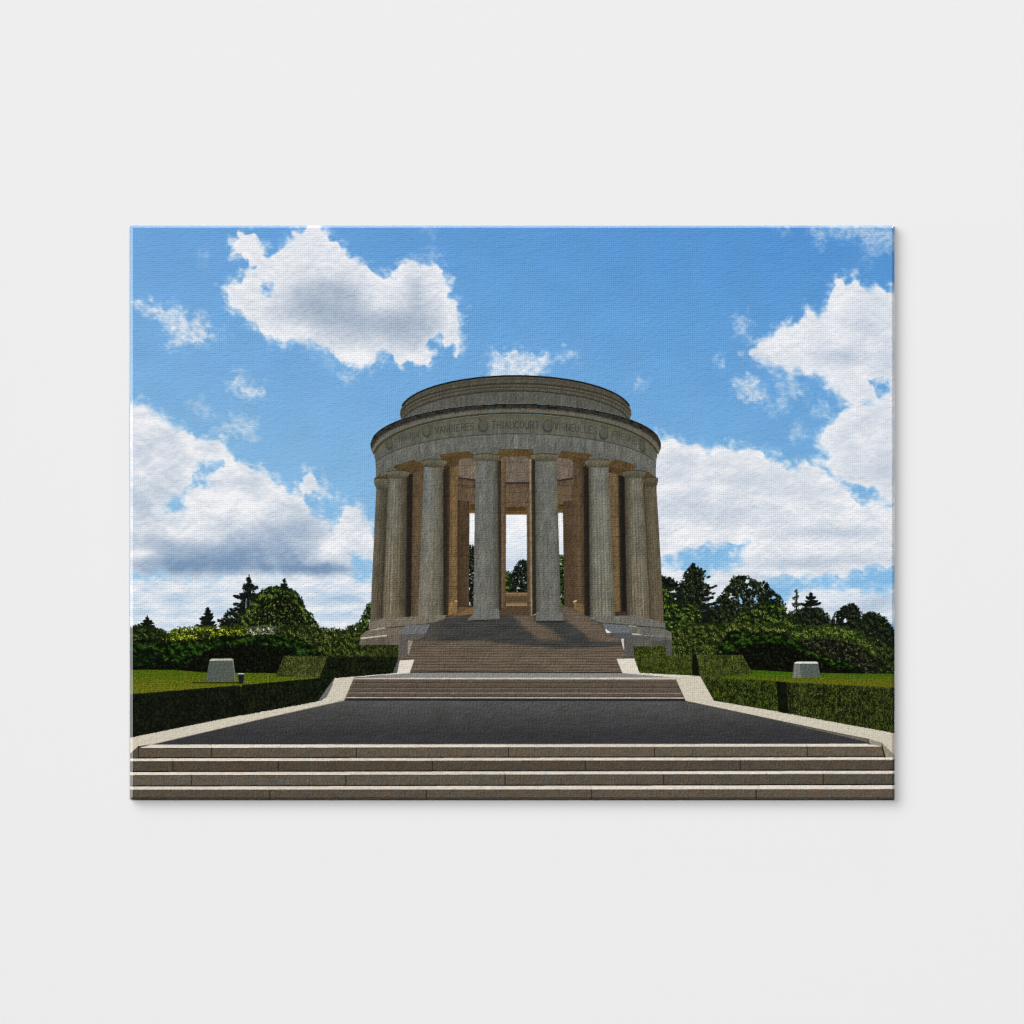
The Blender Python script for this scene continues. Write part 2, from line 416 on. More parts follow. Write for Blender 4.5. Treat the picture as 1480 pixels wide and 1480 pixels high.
t = part('printed_tree', None, 'bushy green tree filling the gap beside the ragged spruce')
clumps([(1130, 912), (1134, 892), (1142, 888), (1150, 894), (1160, 906), (1160, 916)], t, 170, LF, (1.2, 2.4), seed=24, lit=.5, edge=2)
t = part('printed_tree', None, 'dark knobbly pine with a forked top')
clumps([(1202, 905), (1206, 892), (1210, 886), (1216, 884), (1218, 878), (1224, 878), (1228, 874), (1236, 876), (1240, 882), (1246, 892), (1248, 912), (1202, 914)], t, 420, DK, (1.3, 2.5), gap=-.36, seed=25, lit=.4, edge=2.5)
line([(1209.5, 884), (1209.5, 894)], .5, (24, 30, 22), t)
t = part('printed_tree', None, 'dark green tree sloping down to the print edge')
clumps([(1246, 905), (1250, 892), (1256, 886), (1264, 888), (1270, 894), (1276, 893), (1284, 904), (1290, 912), (1296, 922), (1296, 975), (1262, 972), (1244, 925)], t, 900, LF2, (1.3, 2.6), seed=26, lit=.34, edge=2.5)
clumps([(1248, 892), (1262, 887), (1276, 894), (1294, 918), (1294, 930), (1250, 915)], t, 240, DK2, (1.2, 2.3), seed=27, lit=.36, edge=2)

# shrubs, left
OL = ((22, 29, 13), (46, 57, 22), (76, 86, 37))
t = part('printed_shrub', None, 'yellow-green shrub row glowing above the juniper')
fillp([(186, 924), (200, 917), (244, 917), (262, 911), (344, 908), (370, 911), (392, 911), (410, 912), (440, 909), (490, 913), (520, 914), (532, 952), (186, 952)], (38, 48, 17), t, .4, 2, 2)
clumps([(188, 922), (200, 914), (244, 915), (262, 909), (303, 907), (330, 908), (344, 905), (358, 908), (372, 914), (372, 934), (188, 936)], t, 900,
       ((34, 44, 13), (84, 98, 26), (152, 158, 48)), (1.1, 2.3), seed=31, lit=.50, edge=2.5)
clumps([(284, 915), (300, 912), (302, 928), (286, 928)], t, 60, ((20, 28, 10), (38, 48, 18), (60, 72, 26)), (1.2, 2.2), seed=32)
clumps([(188, 912), (206, 908), (232, 914), (244, 918), (236, 930), (188, 930)], t, 240, LF2, (1.1, 2.2), seed=33, lit=.5)
t = part('printed_shrub', None, 'shrub in pale whitish blossom')
clumps([(358, 920), (362, 908), (380, 906), (400, 908), (408, 918), (404, 930), (360, 930)], t, 300, ((52, 58, 36), (104, 108, 80), (186, 186, 164)), (.8, 1.7), seed=34, lit=.5, edge=2)
t = part('printed_shrub', None, 'olive green shrub reaching to the memorial base')
clumps([(392, 928), (402, 912), (420, 906), (440, 907), (468, 910), (490, 911), (520, 912), (528, 930), (532, 952), (440, 952)], t, 1500, OL, (1.1, 2.3), seed=35, lit=.48, edge=2.5)
JN = ((10, 16, 8), (20, 38, 11), (50, 82, 25))
t = part('printed_shrub', None, 'spreading bright green juniper with a black underside on the lawn')
jp = [(188, 930), (205, 926), (240, 930), (295, 927), (324, 922), (360, 920), (411, 919), (430, 925), (446, 935), (462, 948), (474, 952), (470, 958), (410, 958), (398, 972), (300, 972), (188, 969)]
s, c = poly(jp); put(s, c, C(17, 17, 13) * grain(s, .5, 2, 2, 3), t)
clumps(jp, t, 1500, ((9, 12, 7), (14, 17, 10), (26, 30, 15)), (1.2, 2.4), seed=36, lit=.35, edge=2)
clumps([(188, 929), (240, 929), (295, 926), (324, 921), (411, 918), (430, 924), (452, 938), (460, 950), (430, 950), (424, 938), (380, 932), (330, 932), (296, 940), (284, 952), (270, 960), (235, 952), (215, 940), (188, 946)], t, 1500, JN, (1.0, 2.6), seed=37, ang=-.5, asp=(.3, .5), lit=.5, edge=3, lscale=9)
clumps([(188, 948), (215, 942), (236, 958), (188, 964)], t, 120, ((10, 16, 8), (18, 34, 12), (30, 60, 18)), (1.0, 2.2), seed=38, ang=-.5, asp=(.3, .5))
# shrubs, right
t = part('printed_shrub', None, 'mixed sunlit shrubs below the domed pine')
clumps([(1030, 912), (1044, 902), (1060, 900), (1090, 906), (1110, 904), (1140, 908), (1150, 916), (1150, 930), (1030, 930)], t, 620, ((26, 34, 14), (60, 72, 27), (108, 116, 52)), (1.1, 2.3), seed=41, lit=.48, edge=2.5)
t = part('printed_shrub', None, 'olive shrub mass beside the memorial plinth')
clumps([(962, 950), (966, 920), (972, 908), (990, 907), (1010, 903), (1030, 902), (1044, 908), (1052, 918), (1046, 950)], t, 1300, OL, (1.1, 2.3), seed=42, lit=.46, edge=2.5)
t = part('printed_shrub', None, 'rounded hedge-like shrub with dark purplish shade at its foot')
rs = [(1130, 918), (1150, 908), (1190, 906), (1218, 908), (1240, 914), (1256, 926), (1266, 942), (1268, 974), (1200, 975), (1140, 970)]
s, c = poly(rs); put(s, c, C(20, 19, 15) * grain(s, .5, 2, 2, 5), t)
clumps(rs, t, 1300, ((17, 18, 14), (36, 39, 26), (70, 77, 46)), (1.1, 2.2), seed=43, lit=.38, edge=2)
clumps([(1140, 916), (1156, 908), (1190, 905), (1220, 908), (1244, 916), (1262, 936), (1268, 952), (1254, 938), (1232, 924), (1190, 920), (1150, 924)], t, 560, ((28, 40, 14), (58, 74, 27), (94, 108, 45)), (1.1, 2.2), seed=44, lit=.5, edge=2)
t = part('printed_shrub', None, 'spreading bright green juniper behind the squat stone')
jr = [(1036, 950), (1040, 936), (1048, 926), (1056, 914), (1076, 914), (1092, 917), (1104, 914), (1120, 915), (1136, 922), (1152, 930), (1170, 940), (1186, 950), (1214, 956), (1240, 966), (1250, 975), (1090, 972), (1076, 950)]
s, c = poly(jr); put(s, c, C(17, 16, 14) * grain(s, .5, 2, 2, 6), t)
clumps(jr, t, 1100, ((9, 11, 7), (15, 17, 10), (28, 32, 17)), (1.2, 2.4), seed=45, lit=.34, edge=2)
clumps([(1038, 944), (1044, 930), (1066, 924), (1090, 920), (1106, 914), (1134, 921), (1152, 930), (1186, 951), (1176, 950), (1150, 938), (1116, 928), (1092, 930), (1066, 938), (1048, 946)], t, 820, JN, (1.0, 2.6), seed=46, ang=-.3, asp=(.3, .5), lit=.5, edge=3, lscale=8)
clumps([(1054, 916), (1072, 913), (1092, 918), (1084, 922), (1060, 924)], t, 130, JN, (1.0, 2.2), seed=47, ang=-.2, asp=(.3, .5), lit=.4)
clumps([(1186, 950), (1206, 953), (1226, 958), (1242, 966), (1224, 966), (1192, 958)], t, 170, JN, (1.0, 2.2), seed=48, ang=.2, asp=(.3, .5), lit=.5, edge=2)

# ---------------------------------------------------------------- lawns
t = part('printed_lawn', None, 'mown lawn with the tall squat stone')
s, c = poly([(186, 968), (250, 968), (300, 972), (398, 973), (400, 976), (470, 976), (464, 983), (352, 992), (186, 1006)])
gcol = mix(C(70, 92, 16), C(98, 102, 24), np.clip((Y[s] - 968) / 26 + .5 * fbm(X[s] / 14, Y[s] / 3, 3, 7), 0, 1))
put(s, c, gcol * grain(s, .30, 3.0, 1.2, 8, 3), t)
LAWN_R = part('printed_lawn', None, 'greener lawn with the small squat stone')
s, c = poly([(1084, 968), (1140, 971), (1205, 973), (1296, 974), (1296, 996), (1180, 988), (1060, 984), (1030, 978)])
gcol = mix(C(54, 92, 16), C(94, 96, 22), np.clip((Y[s] - 971) / 14 + .4 * fbm(X[s] / 14, Y[s] / 3, 3, 9), 0, 1))
put(s, c, gcol * grain(s, .28, 3.0, 1.2, 10, 3), LAWN_R)

# ---------------------------------------------------------------- memorial
CX = 745.4
M = part('printed_memorial', None, 'round stone memorial with a ring of fluted columns')


def E(a, b, yc):
    def f(x):
        q = np.clip((x - CX) / a, -1, 1)
        return yc - b * np.sqrt(np.clip(1 - q * q, 0, 1))
    return f


def band(ftop, fbot, x0, x1, y0, y1, clip=None):
    s = win(x0, y0, x1, y1)
    x, y = X[s], Y[s]
    c = np.clip(y - ftop(x) + .5, 0, 1) * np.clip(fbot(x) - y + .5, 0, 1) * np.clip(x - x0 + .5, 0, 1) * np.clip(x1 - x + .5, 0, 1)
    if clip is not None:
        c = c * clip[s]
    return s, c


def stone(s, col, amp=.10, seed=0, stain=.10):
    x, y = X[s], Y[s]
    n = amp * fbm(x / 2.4, y / 2.2, 3, seed) + stain * fbm(x / 9, y / 26, 3, seed + 3) + .06 * fbm(x / 22, y / 22, 2, seed + 5)
    warm = np.clip(.5 + 1.1 * fbm(x / 15, y / 19, 3, seed + 7), 0, 1)[..., None]
    base = np.array(col, np.float32) * (C(1.01, 1.0, .965) * warm + C(.985, 1.0, 1.01) * (1 - warm))
    return base * (1 + n)[..., None]


def strip(xa0, xb0, ya, xa1, xb1, yb, fn, pid, ytop=None, ybot=None):
    """upright strip between two slanted sides; fn(u, v, s) gives the ink"""
    x0, x1 = min(xa0, xa1), max(xb0, xb1)
    s = win(x0 - 1, ya - 6, x1 + 1, yb + 8)
    x, y = X[s], Y[s]
    v = np.clip((y - ya) / (yb - ya), 0, 1)
    xa, xb = xa0 + (xa1 - xa0) * v, xb0 + (xb1 - xb0) * v
    u = np.clip((x - xa) / np.maximum(xb - xa, .1), 0, 1)
    yt = ytop(x) if ytop else ya
    yl = ybot(x) if ybot else yb
    c = np.clip(x - xa + .5, 0, 1) * np.clip(xb - x + .5, 0, 1) * np.clip(y - yt + .5, 0, 1) * np.clip(yl - y + .5, 0, 1)
    put(s, c, fn(u, v, s), pid)
    return s, c


def tone(cols, amp=.10, seed=0, base=None):
    """ink across a strip from (u, colour) stops, warmer towards the foot when base is given"""
    us = [k[0] for k in cols]
    cs = np.array([k[1] for k in cols], np.float32)
    def fn(u, v, s):
        col = np.stack([np.interp(u, us, cs[:, k]) for k in range(3)], -1).astype(np.float32)
        if base is not None:
            col = mix(col, np.array(base, np.float32) * (col.mean(-1, keepdims=True) / np.mean(base)), np.clip(v * 1.35 - .3, 0, .8))
        return stone(s, (1, 1, 1), amp, seed) * col
    return fn


ARCH_BOT = E(205, 51, 700)          # outer lower edge of the architrave
# inside walls, seen between the front columns
INT = part('inner_wall', M, 'brown shaded inner wall with a pinkish panel band')
core = [(563, 672), (600, 655), (680, 648), (745, 646), (811, 648), (891, 655), (928, 672), (942, 905), (890, 896), (852, 893), (640, 893), (604, 893), (549, 905)]
holes = np.ones((H, W), np.float32)
for hp in ([(678.3, 741.6), (686.2, 741.6), (684.5, 878), (677.5, 878)], [(731.2, 743.6), (761.6, 743.6), (761.8, 857), (731, 857)], [(805.6, 741.2), (813.6, 741.0), (816, 877), (808, 877)]):
    s, c = poly(hp)
    holes[s] = np.minimum(holes[s], 1 - c)
# what shows through the doorways: bright cloud and dark trees
s, c = poly([(676, 738), (816, 738), (818, 882), (674, 882)])
put(s, c, mix(C(240, 242, 246), C(196, 210, 228), sstep(760, 830, Y[s]) * .8 + .25 * fbm(X[s] / 16, Y[s] / 12, 3, 5)), None)
t = part('printed_tree', None, 'dark trees seen through the middle doorway')
clumps([(728, 842), (735, 838), (738, 830), (742, 832), (746, 820), (751, 812), (757, 811), (764, 814), (764, 860), (728, 860)], t, 330, DK, (1.2, 2.3), seed=51, lit=.35)
clumps([(728, 832), (733, 826), (737, 840), (735, 860), (728, 860)], t, 70, LF, (1.0, 2.0), seed=52, lit=.55)
t = part('printed_tree', None, 'dark tree seen through the narrow gap beside the doorway')
clumps([(676, 794), (680, 788), (684, 794), (688, 792), (688, 880), (675, 880)], t, 260, DK, (1.2, 2.2), seed=53, lit=.3)
t = part('printed_tree', None, 'green tree seen through the narrow gap nearest the bright steps')
clumps([(805, 808), (810, 805), (817, 806), (819, 880), (805, 880)], t, 260, LF, (1.2, 2.2), seed=54, lit=.42)
s, c = poly(core)
c = c * holes[s]
put(s, c, stone(s, (96, 75, 54), .16, 60, .2), INT)
# panel band, ledge line and door heads
for pts, col in (([(662.6, 690), (662.6, 670), (664, 665), (668, 662), (674, 661.4), (680, 662), (685, 664.6), (688, 669), (688, 695)], (116, 99, 84)), ([(726, 697), (726, 666), (728, 661.4), (732, 659.6), (758, 659.6), (762.6, 661.6), (765, 667), (767, 697)], (112, 96, 82)),
                 ([(803, 694), (803, 666), (806, 662.6), (811, 661), (820, 661.4), (826, 664.6), (828.6, 670), (828.8, 690)], (114, 96, 84))):
    s, c = poly(pts); put(s, c, stone(s, col, .13, 62), INT)
for pts in ([(661.5, 690.5), (687, 694)], [(726, 698.3), (764.6, 698.3)], [(804, 695), (828, 691.5)]):
    line(pts, 1.3, (46, 44, 46), INT, .95)
for pts in ([(662, 700), (687, 704)], [(662, 703), (687, 705.5)]):
    line(pts, .6, (70, 50, 30), INT, .6)
for pts in ([(676, 706), (687, 706), (687, 730), (676, 730)], [(726, 705), (764, 705), (764, 731), (726, 731)], [(804, 702), (826, 702), (826, 728), (804, 730)]):
    s, c = poly(pts); put(s, c * .8, stone(s, (106, 84, 62), .16, 64), INT)
for pts in ([(731, 733), (760, 733), (760, 739), (731, 739)], [(680, 729), (686, 729), (686, 737), (680, 737)], [(806, 729), (813, 729), (813, 736), (806, 736)]):
    s, c = poly(pts); put(s, c, stone(s, (84, 58, 18), .12, 65), INT)
for pts in ([(731, 739), (761.6, 739), (761.6, 743.6), (731, 743.6)], [(679, 737), (686.4, 737), (686.2, 741.6), (678.5, 741.6)], [(806, 736), (813.6, 736), (813.6, 741.2), (805.6, 741.2)]):
    s, c = poly(pts); put(s, c, stone(s, (112, 80, 36), .1, 66), INT)
# parapet and floor inside the middle doorway
PAR = part('parapet', M, 'low tan parapet wall across the middle doorway')
fillp([(725, 856.6), (766, 856.6), (767, 878), (724, 878)], (112, 88, 58), PAR, .14)
fillp([(726, 856.4), (766, 856.4), (766, 859), (726, 859)], (146, 112, 66), PAR, .08)
fillp([(726, 862), (765, 862), (765, 870), (726, 870)], (88, 70, 46), PAR, .18)
fillp([(724, 872.5), (766, 872.5), (766, 876), (724, 876)], (150, 118, 74), PAR, .08)
FLO = part('inner_floor', M, 'brown paved floor inside the colonnade')
fillp([(722, 876), (768, 876), (770, 894), (720, 894)], (84, 64, 46), FLO, .14)
fillp([(644, 893), (650, 886), (664, 880), (690, 876), (690, 894)], (100, 76, 48), FLO, .14)
fillp([(660, 889), (676, 879), (690, 877), (690, 890)], (126, 92, 54), FLO, .1)
fillp([(804, 877), (830, 877), (850, 890), (856, 896), (804, 896)], (100, 78, 58), FLO, .12)
# inner piers
PIER = part('inner_pier', M, 'pier lit warm tan behind the second column')
strip(641, 650.5, 672, 641, 649, 892, tone([(0, (40, 34, 28)), (.55, (52, 42, 32)), (1, (70, 54, 38))], .1, 70), PIER)
strip(650.5, 662, 676, 648.5, 661, 888, tone([(0, (104, 78, 46)), (.5, (124, 94, 56)), (1, (112, 84, 50))], .1, 71), PIER)
fillp([(648.5, 872), (661, 866), (663, 872), (660, 883), (648.5, 890)], (140, 104, 58), PIER, .1)
line([(658, 868), (662.5, 870), (663, 872)], .8, (214, 196, 160), PIER, .8)
strip(661.5, 663.5, 722, 661, 663, 880, tone([(0, (60, 44, 28)), (1, (66, 48, 30))]), PIER)
PIER2 = part('inner_pier', M, 'dark brown pier beside the bright gap')
strip(663, 678.5, 724, 662.6, 677.6, 878, tone([(0, (74, 55, 36)), (1, (84, 63, 42))], .12, 72), PIER2)
PIER3 = part('inner_pier', M, 'brown pier with a dark rounded edge behind the third column')
strip(813.6, 830, 724, 816, 832, 878, tone([(0, (80, 60, 42)), (1, (88, 66, 46))], .12, 73), PIER3)
strip(828, 844, 664, 831, 844.6, 890, tone([(0, (92, 70, 46)), (.5, (98, 76, 50)), (1, (70, 55, 38))], .1, 74), PIER3)
fillp([(829.5, 870), (833, 867), (834, 882), (830, 880)], (140, 108, 66), PIER3, .1)
fillp([(834, 872), (844.6, 874), (844.6, 889), (834, 883)], (124, 92, 54), PIER3, .1)
line([(829, 869.5), (833, 868)], .9, (216, 204, 176), PIER3, .8)
strip(843.5, 852, 668, 844.5, 852, 890, tone([(0, (46, 38, 30)), (1, (30, 27, 24))], .1, 75), PIER3)
PIER4 = part('inner_pier', M, 'narrow pier catching light beside the doorway')
strip(723.8, 731.2, 662, 724.5, 731, 878, tone([(0, (112, 88, 62)), (.6, (104, 80, 56)), (1, (84, 64, 44))], .1, 76), PIER4)
strip(718.6, 724, 666, 721, 724.6, 882, tone([(0, (60, 52, 42)), (1, (52, 42, 30))], .1, 77), PIER4)
PIER5 = part('inner_pier', M, 'slim pier with a pale lit edge beside the doorway')
strip(761.8, 766.5, 744, 762, 767, 876, tone([(0, (82, 62, 42)), (1, (112, 88, 62))], .1, 78), PIER5)
strip(764.5, 769, 664, 766.5, 770, 890, tone([(0, (112, 90, 66)), (.5, (150, 124, 94)), (1, (104, 82, 60))], .08, 79), PIER5)
strip(768, 773.6, 664, 769.6, 775, 890, tone([(0, (58, 50, 40)), (1, (40, 36, 30))], .08, 80), PIER5)
fillp([(770, 890), (774.5, 886), (775, 897)], (176, 160, 138), PIER5, .08)
OUT1 = part('inner_pier', M, 'outer pier in deep shade between the first columns')
strip(588, 598, 683, 586, 596, 894, tone([(0, (46, 40, 34)), (.6, (36, 31, 27)), (1, (56, 46, 36))], .1, 81), OUT1)
strip(597, 613, 672, 594, 605, 894, tone([(0, (84, 66, 46)), (.5, (102, 80, 54)), (1, (96, 76, 52))], .1, 82, (92, 74, 52)), OUT1)
OUT2 = part('inner_pier', M, 'outer pier lit tan between the last columns')
strip(879, 895, 672, 888, 898, 892, tone([(0, (104, 82, 54)), (.6, (112, 88, 56)), (1, (84, 66, 46))], .1, 83, (122, 94, 54)), OUT2)
strip(893.5, 903, 683, 897, 906, 892, tone([(0, (50, 42, 33)), (.5, (30, 27, 24)), (1, (34, 30, 26))], .1, 84), OUT2)
fillp([(888, 884), (906, 884), (906, 893), (888, 893)], (60, 50, 38), OUT2, .1)

# soffit
SOF = part('soffit', M, 'ochre-brown underside of the architrave between the capitals')
def soff_in(x):
    return ARCH_BOT(x) + 10.5
s, c = band(lambda x: ARCH_BOT(x) - 1, soff_in, 545, 946, 644, 706)
put(s, c, stone(s, (92, 70, 36), .16, 90, .14), SOF)
for pts in ([(926, 682), (948, 688), (948, 703), (926, 703)], [(542, 690), (563, 682), (563, 704), (544, 704)]):
    fillp(pts, (84, 66, 38), SOF, .12)
for pts in ([(611, 672), (640, 662), (662, 660), (662, 672), (650, 674), (640, 680), (611, 676)], [(828, 660), (850, 664), (884, 673), (884, 678), (850, 676), (828, 668)], [(559, 684), (590, 674), (612, 672), (612, 680), (590, 686)], [(880, 673), (905, 680), (932, 690), (934, 698), (905, 690), (880, 682)]):
    s, c = poly(pts); put(s, c, stone(s, (84, 63, 34), .16, 91, .12), SOF)
for pts in ([(614, 676), (648, 672), (650, 676), (614, 682)], [(846, 672), (884, 680), (884, 684), (846, 676)]):
    s, c = poly(pts); put(s, c * .6, (48, 36, 22), SOF)

# entablature body
body = np.zeros((H, W), np.float32)
top_c = E(210, 58.5, 642)
pts = [(x, float(top_c(np.float32(x)))) for x in np.linspace(535.6, 955.2, 90)]
pts = [(535.4, 644)] + pts + [(955.4, 644), (954.4, 650), (951.6, 656.5), (948.6, 664), (947.8, 678), (947.8, 694)] + \
      [(x, float(ARCH_BOT(np.float32(x)))) for x in np.linspace(947, 543.8, 80)] + [(543.2, 694), (543.2, 678), (542.4, 664), (539.4, 656.5), (536.4, 650)]
s, c = poly(pts); body[s] = c
ARC = part('architrave', M, 'plain grey stone band under the inscribed frieze')
s, c = band(E(206, 52, 679), lambda x: ARCH_BOT(x), 541, 950, 610, 702, body)
put(s, c, stone(s, (103, 105, 100), .11, 100, .12), ARC)
for x_ in (552, 571, 588, 606, 632, 658, 682, 712, 743, 772, 792, 820, 846, 872, 898, 918, 936):
    f = E(205, 51.5, 680)
    y_ = float(f(np.float32(x_)))
    line([(x_, y_ + 1), (x_, y_ + 20)], .5, (70, 70, 64), None, .35)
fillp([(743, 629), (749.5, 629), (749.5, 648), (743, 648)], (117, 121, 115), ARC, .10)
# the architrave drops behind each capital
for pts in ([(677, 648), (678, 652.4), (686, 658.5), (720.4, 657.4), (720.4, 645)], [(771, 645), (771, 657.4), (806, 659), (813, 651), (814, 648)], [(598, 660), (599.5, 666), (609, 668.5), (641, 665.5), (634.6, 658), (634, 652)],
            [(857, 652), (856.8, 656.4), (848, 665.6), (881, 668), (891, 663.4), (891, 658)], [(552, 682), (549, 690), (560, 684), (577, 682), (569, 676), (569, 670)], [(920, 668), (920, 672.7), (914, 682), (932, 683), (936, 681.6), (936, 676)]):
    fillp(pts, (97, 99, 95), ARC, .10)
FRI = part('frieze', M, 'stone frieze carved with place names and wreaths')
s, c = band(E(207, 66, 665), E(206, 52, 679), 541, 950, 594, 690, body)
put(s, c, stone(s, (97, 98, 88), .12, 101, .12), FRI)
x, y = X[s], Y[s]
put(s, c * np.exp(-np.clip(y - E(207, 66, 665)(x), 0, 99) / 3.0) * .75, (92, 82, 44), FRI, 2)
COR = part('cornice', M, 'projecting cornice blackened with moss along its rim')
s, c = band(E(210, 58.5, 642), E(207, 66.5, 664), 530, 960, 580, 668, body)
x, y = X[s], Y[s]
yt, yb = E(210, 58.5, 642)(x), E(207, 66.5, 664)(x)
w_ = np.clip((y - yt) / np.maximum(yb - yt, 2), 0, 1)
bl = fbm(x / 7, y / 3.5, 4, 104)
col = mix(C(56, 53, 44), C(104, 102, 94), sstep(.40, .58, w_ + .12 * bl))
col = mix(col, C(28, 27, 22), np.clip((bl * 1.5 + .10) * (1 - sstep(.30, .52, w_)), 0, .95))
col = mix(col, C(72, 60, 22), sstep(.84, .94, w_) * .9)
col = mix(col, C(18, 17, 15), np.clip(1.8 - (y - yt), 0, 1))
put(s, c, stone(s, (1, 1, 1), .10, 105, .06) * col, COR)
for (fy, w, cl, a) in ((E(208.5, 63, 654), .5, (66, 64, 56), .5), (E(207, 66.3, 664), .8, (52, 44, 16), .85)):
    line([(x_, float(fy(np.float32(x_)))) for x_ in np.linspace(CX - 205, CX + 205, 60)], w, cl, COR, a)
line([(x_, float(E(206, 52, 679)(np.float32(x_)))) for x_ in np.linspace(547, 944, 60)], .55, (52, 52, 42), None, .85)
line([(x_, float(E(206, 52, 679)(np.float32(x_))) + 1.2) for x_ in np.linspace(547, 944, 60)], .4, (126, 126, 116), None, .4)
# attic drum
ATT = part('attic_drum', M, 'stepped grey drum above the cornice')
at = E(167, 52.7, 596)
pts = [(578.2, 600)] + [(x, float(at(np.float32(x)))) for x in np.linspace(578.6, 912.2, 70)] + [(912.4, 600), (909, 607)] + \
      [(x, float(top_c(np.float32(x)))) for x in np.linspace(908, 583, 60)] + [(581, 607)]
ab = np.zeros((H, W), np.float32)
s, c = poly(pts); ab[s] = c
put(s, c, stone(s, (90, 90, 85), .10, 110, .10), ATT)
l1, l2, l3 = E(166.6, 47, 601.5), E(166.2, 47.5, 607), E(165.4, 49, 614)
RIM = part('attic_moulding', M, 'moulded rim of the drum with dark lines')
s, c = band(at, l3, 576, 914, 540, 618, ab)
x, y = X[s], Y[s]
col = stone(s, (84, 81, 70), .12, 111, .12)
put(s, c, col, RIM)
for f, w, cl, a in ((at, 1.1, (24, 22, 19), .95), (l1, 1.2, (58, 50, 34), .85), (l2, .8, (62, 56, 40), .8), (E(167, 51, 599), .6, (60, 56, 46), .5), (l3, .7, (44, 43, 38), .9)):
    line([(x_, float(f(np.float32(x_)))) for x_ in np.linspace(CX - 164, CX + 164, 70)], w, cl, RIM if f is not l3 else None, a)
for f in (E(166.6, 47, 603.5), E(166, 48.5, 609.5)):
    line([(x_, float(f(np.float32(x_)))) for x_ in np.linspace(CX - 160, CX + 160, 70)], .5, (112, 108, 96), None, .45)
for (x_, h_) in ((643.5, 7), (708, 6), (780.5, 7), (845.6, 7), (603, 5), (890, 5)):
    y_ = float(at(np.float32(x_)))
    line([(x_, y_ - h_), (x_, y_)], .35, (70, 84, 100), None, .55)

# carved names and wreaths
FONT = {'V': [[(0, 1), (.5, 0), (1, 1)]], 'A': [[(0, 0), (.5, 1), (1, 0)], [(.2, .38), (.8, .38)]], 'N': [[(0, 0), (0, 1), (1, 0), (1, 1)]],
        'D': [[(0, 0), (0, 1), (.6, 1), (1, .7), (1, .3), (.6, 0), (0, 0)]], 'I': [[(.5, 0), (.5, 1)]], 'E': [[(1, 0), (0, 0), (0, 1), (1, 1)], [(0, .52), (.8, .52)]],
        'R': [[(0, 0), (0, 1), (.8, 1), (1, .75), (.8, .5), (0, .5)], [(.5, .5), (1, 0)]], 'S': [[(1, .88), (.6, 1), (.1, .9), (.1, .6), (.9, .42), (.95, .12), (.5, 0), (0, .12)]],
        'T': [[(0, 1), (1, 1)], [(.5, 1), (.5, 0)]], 'H': [[(0, 0), (0, 1)], [(1, 0), (1, 1)], [(0, .5), (1, .5)]], 'U': [[(0, 1), (0, .25), (.3, 0), (.7, 0), (1, .25), (1, 1)]],
        'C': [[(1, .85), (.6, 1), (.2, .9), (0, .5), (.2, .1), (.6, 0), (1, .15)]], 'O': [[(.5, 1), (.1, .8), (0, .5), (.1, .2), (.5, 0), (.9, .2), (1, .5), (.9, .8), (.5, 1)]],
        'G': [[(1, .85), (.6, 1), (.2, .9), (0, .5), (.2, .1), (.6, 0), (1, .15), (1, .48), (.6, .48)]], 'L': [[(0, 1), (0, 0), (1, 0)]],
        'F': [[(0, 0), (0, 1), (1, 1)], [(0, .52), (.8, .52)]], 'Y': [[(0, 1), (.5, .5), (1, 1)], [(.5, .5), (.5, 0)]]}
mid = E(206, 50, 664)


def carve(word, x0, x1, h=10.0, al=.75):
    pid = part('inscription', M, 'carved name ' + word)
    n = len(word)
    sp = (x1 - x0) / n
    wts = [.55 if ch == 'I' else 1.0 for ch in word]
    tot = sum(wts)
    xx = x0
    for ch, wt in zip(word, wts):
        cw = (x1 - x0) * wt / tot
        for st in FONT[ch]:
            P = []
            for (lx, ly) in st:
                gx = xx + cw * (.12 + .70 * lx) if ch != 'I' else xx + cw * .5
                P.append((gx, float(mid(np.float32(gx))) + h * (.5 - ly)))
            line([(a + .8, b + .8) for a, b in P], .5, (124, 122, 110), None, .25)
            line(P, .55, (50, 49, 41), None, min(1, al * 1.3))
        # the letter's ground belongs to the carving
        s_, c_ = poly([(xx, float(mid(np.float32(xx))) - h * .55), (xx + cw, float(mid(np.float32(xx + cw))) - h * .55), (xx + cw, float(mid(np.float32(xx + cw))) + h * .55), (xx, float(mid(np.float32(xx))) + h * .55)])
        own[s_][c_ > .5] = pid
        xx += cw


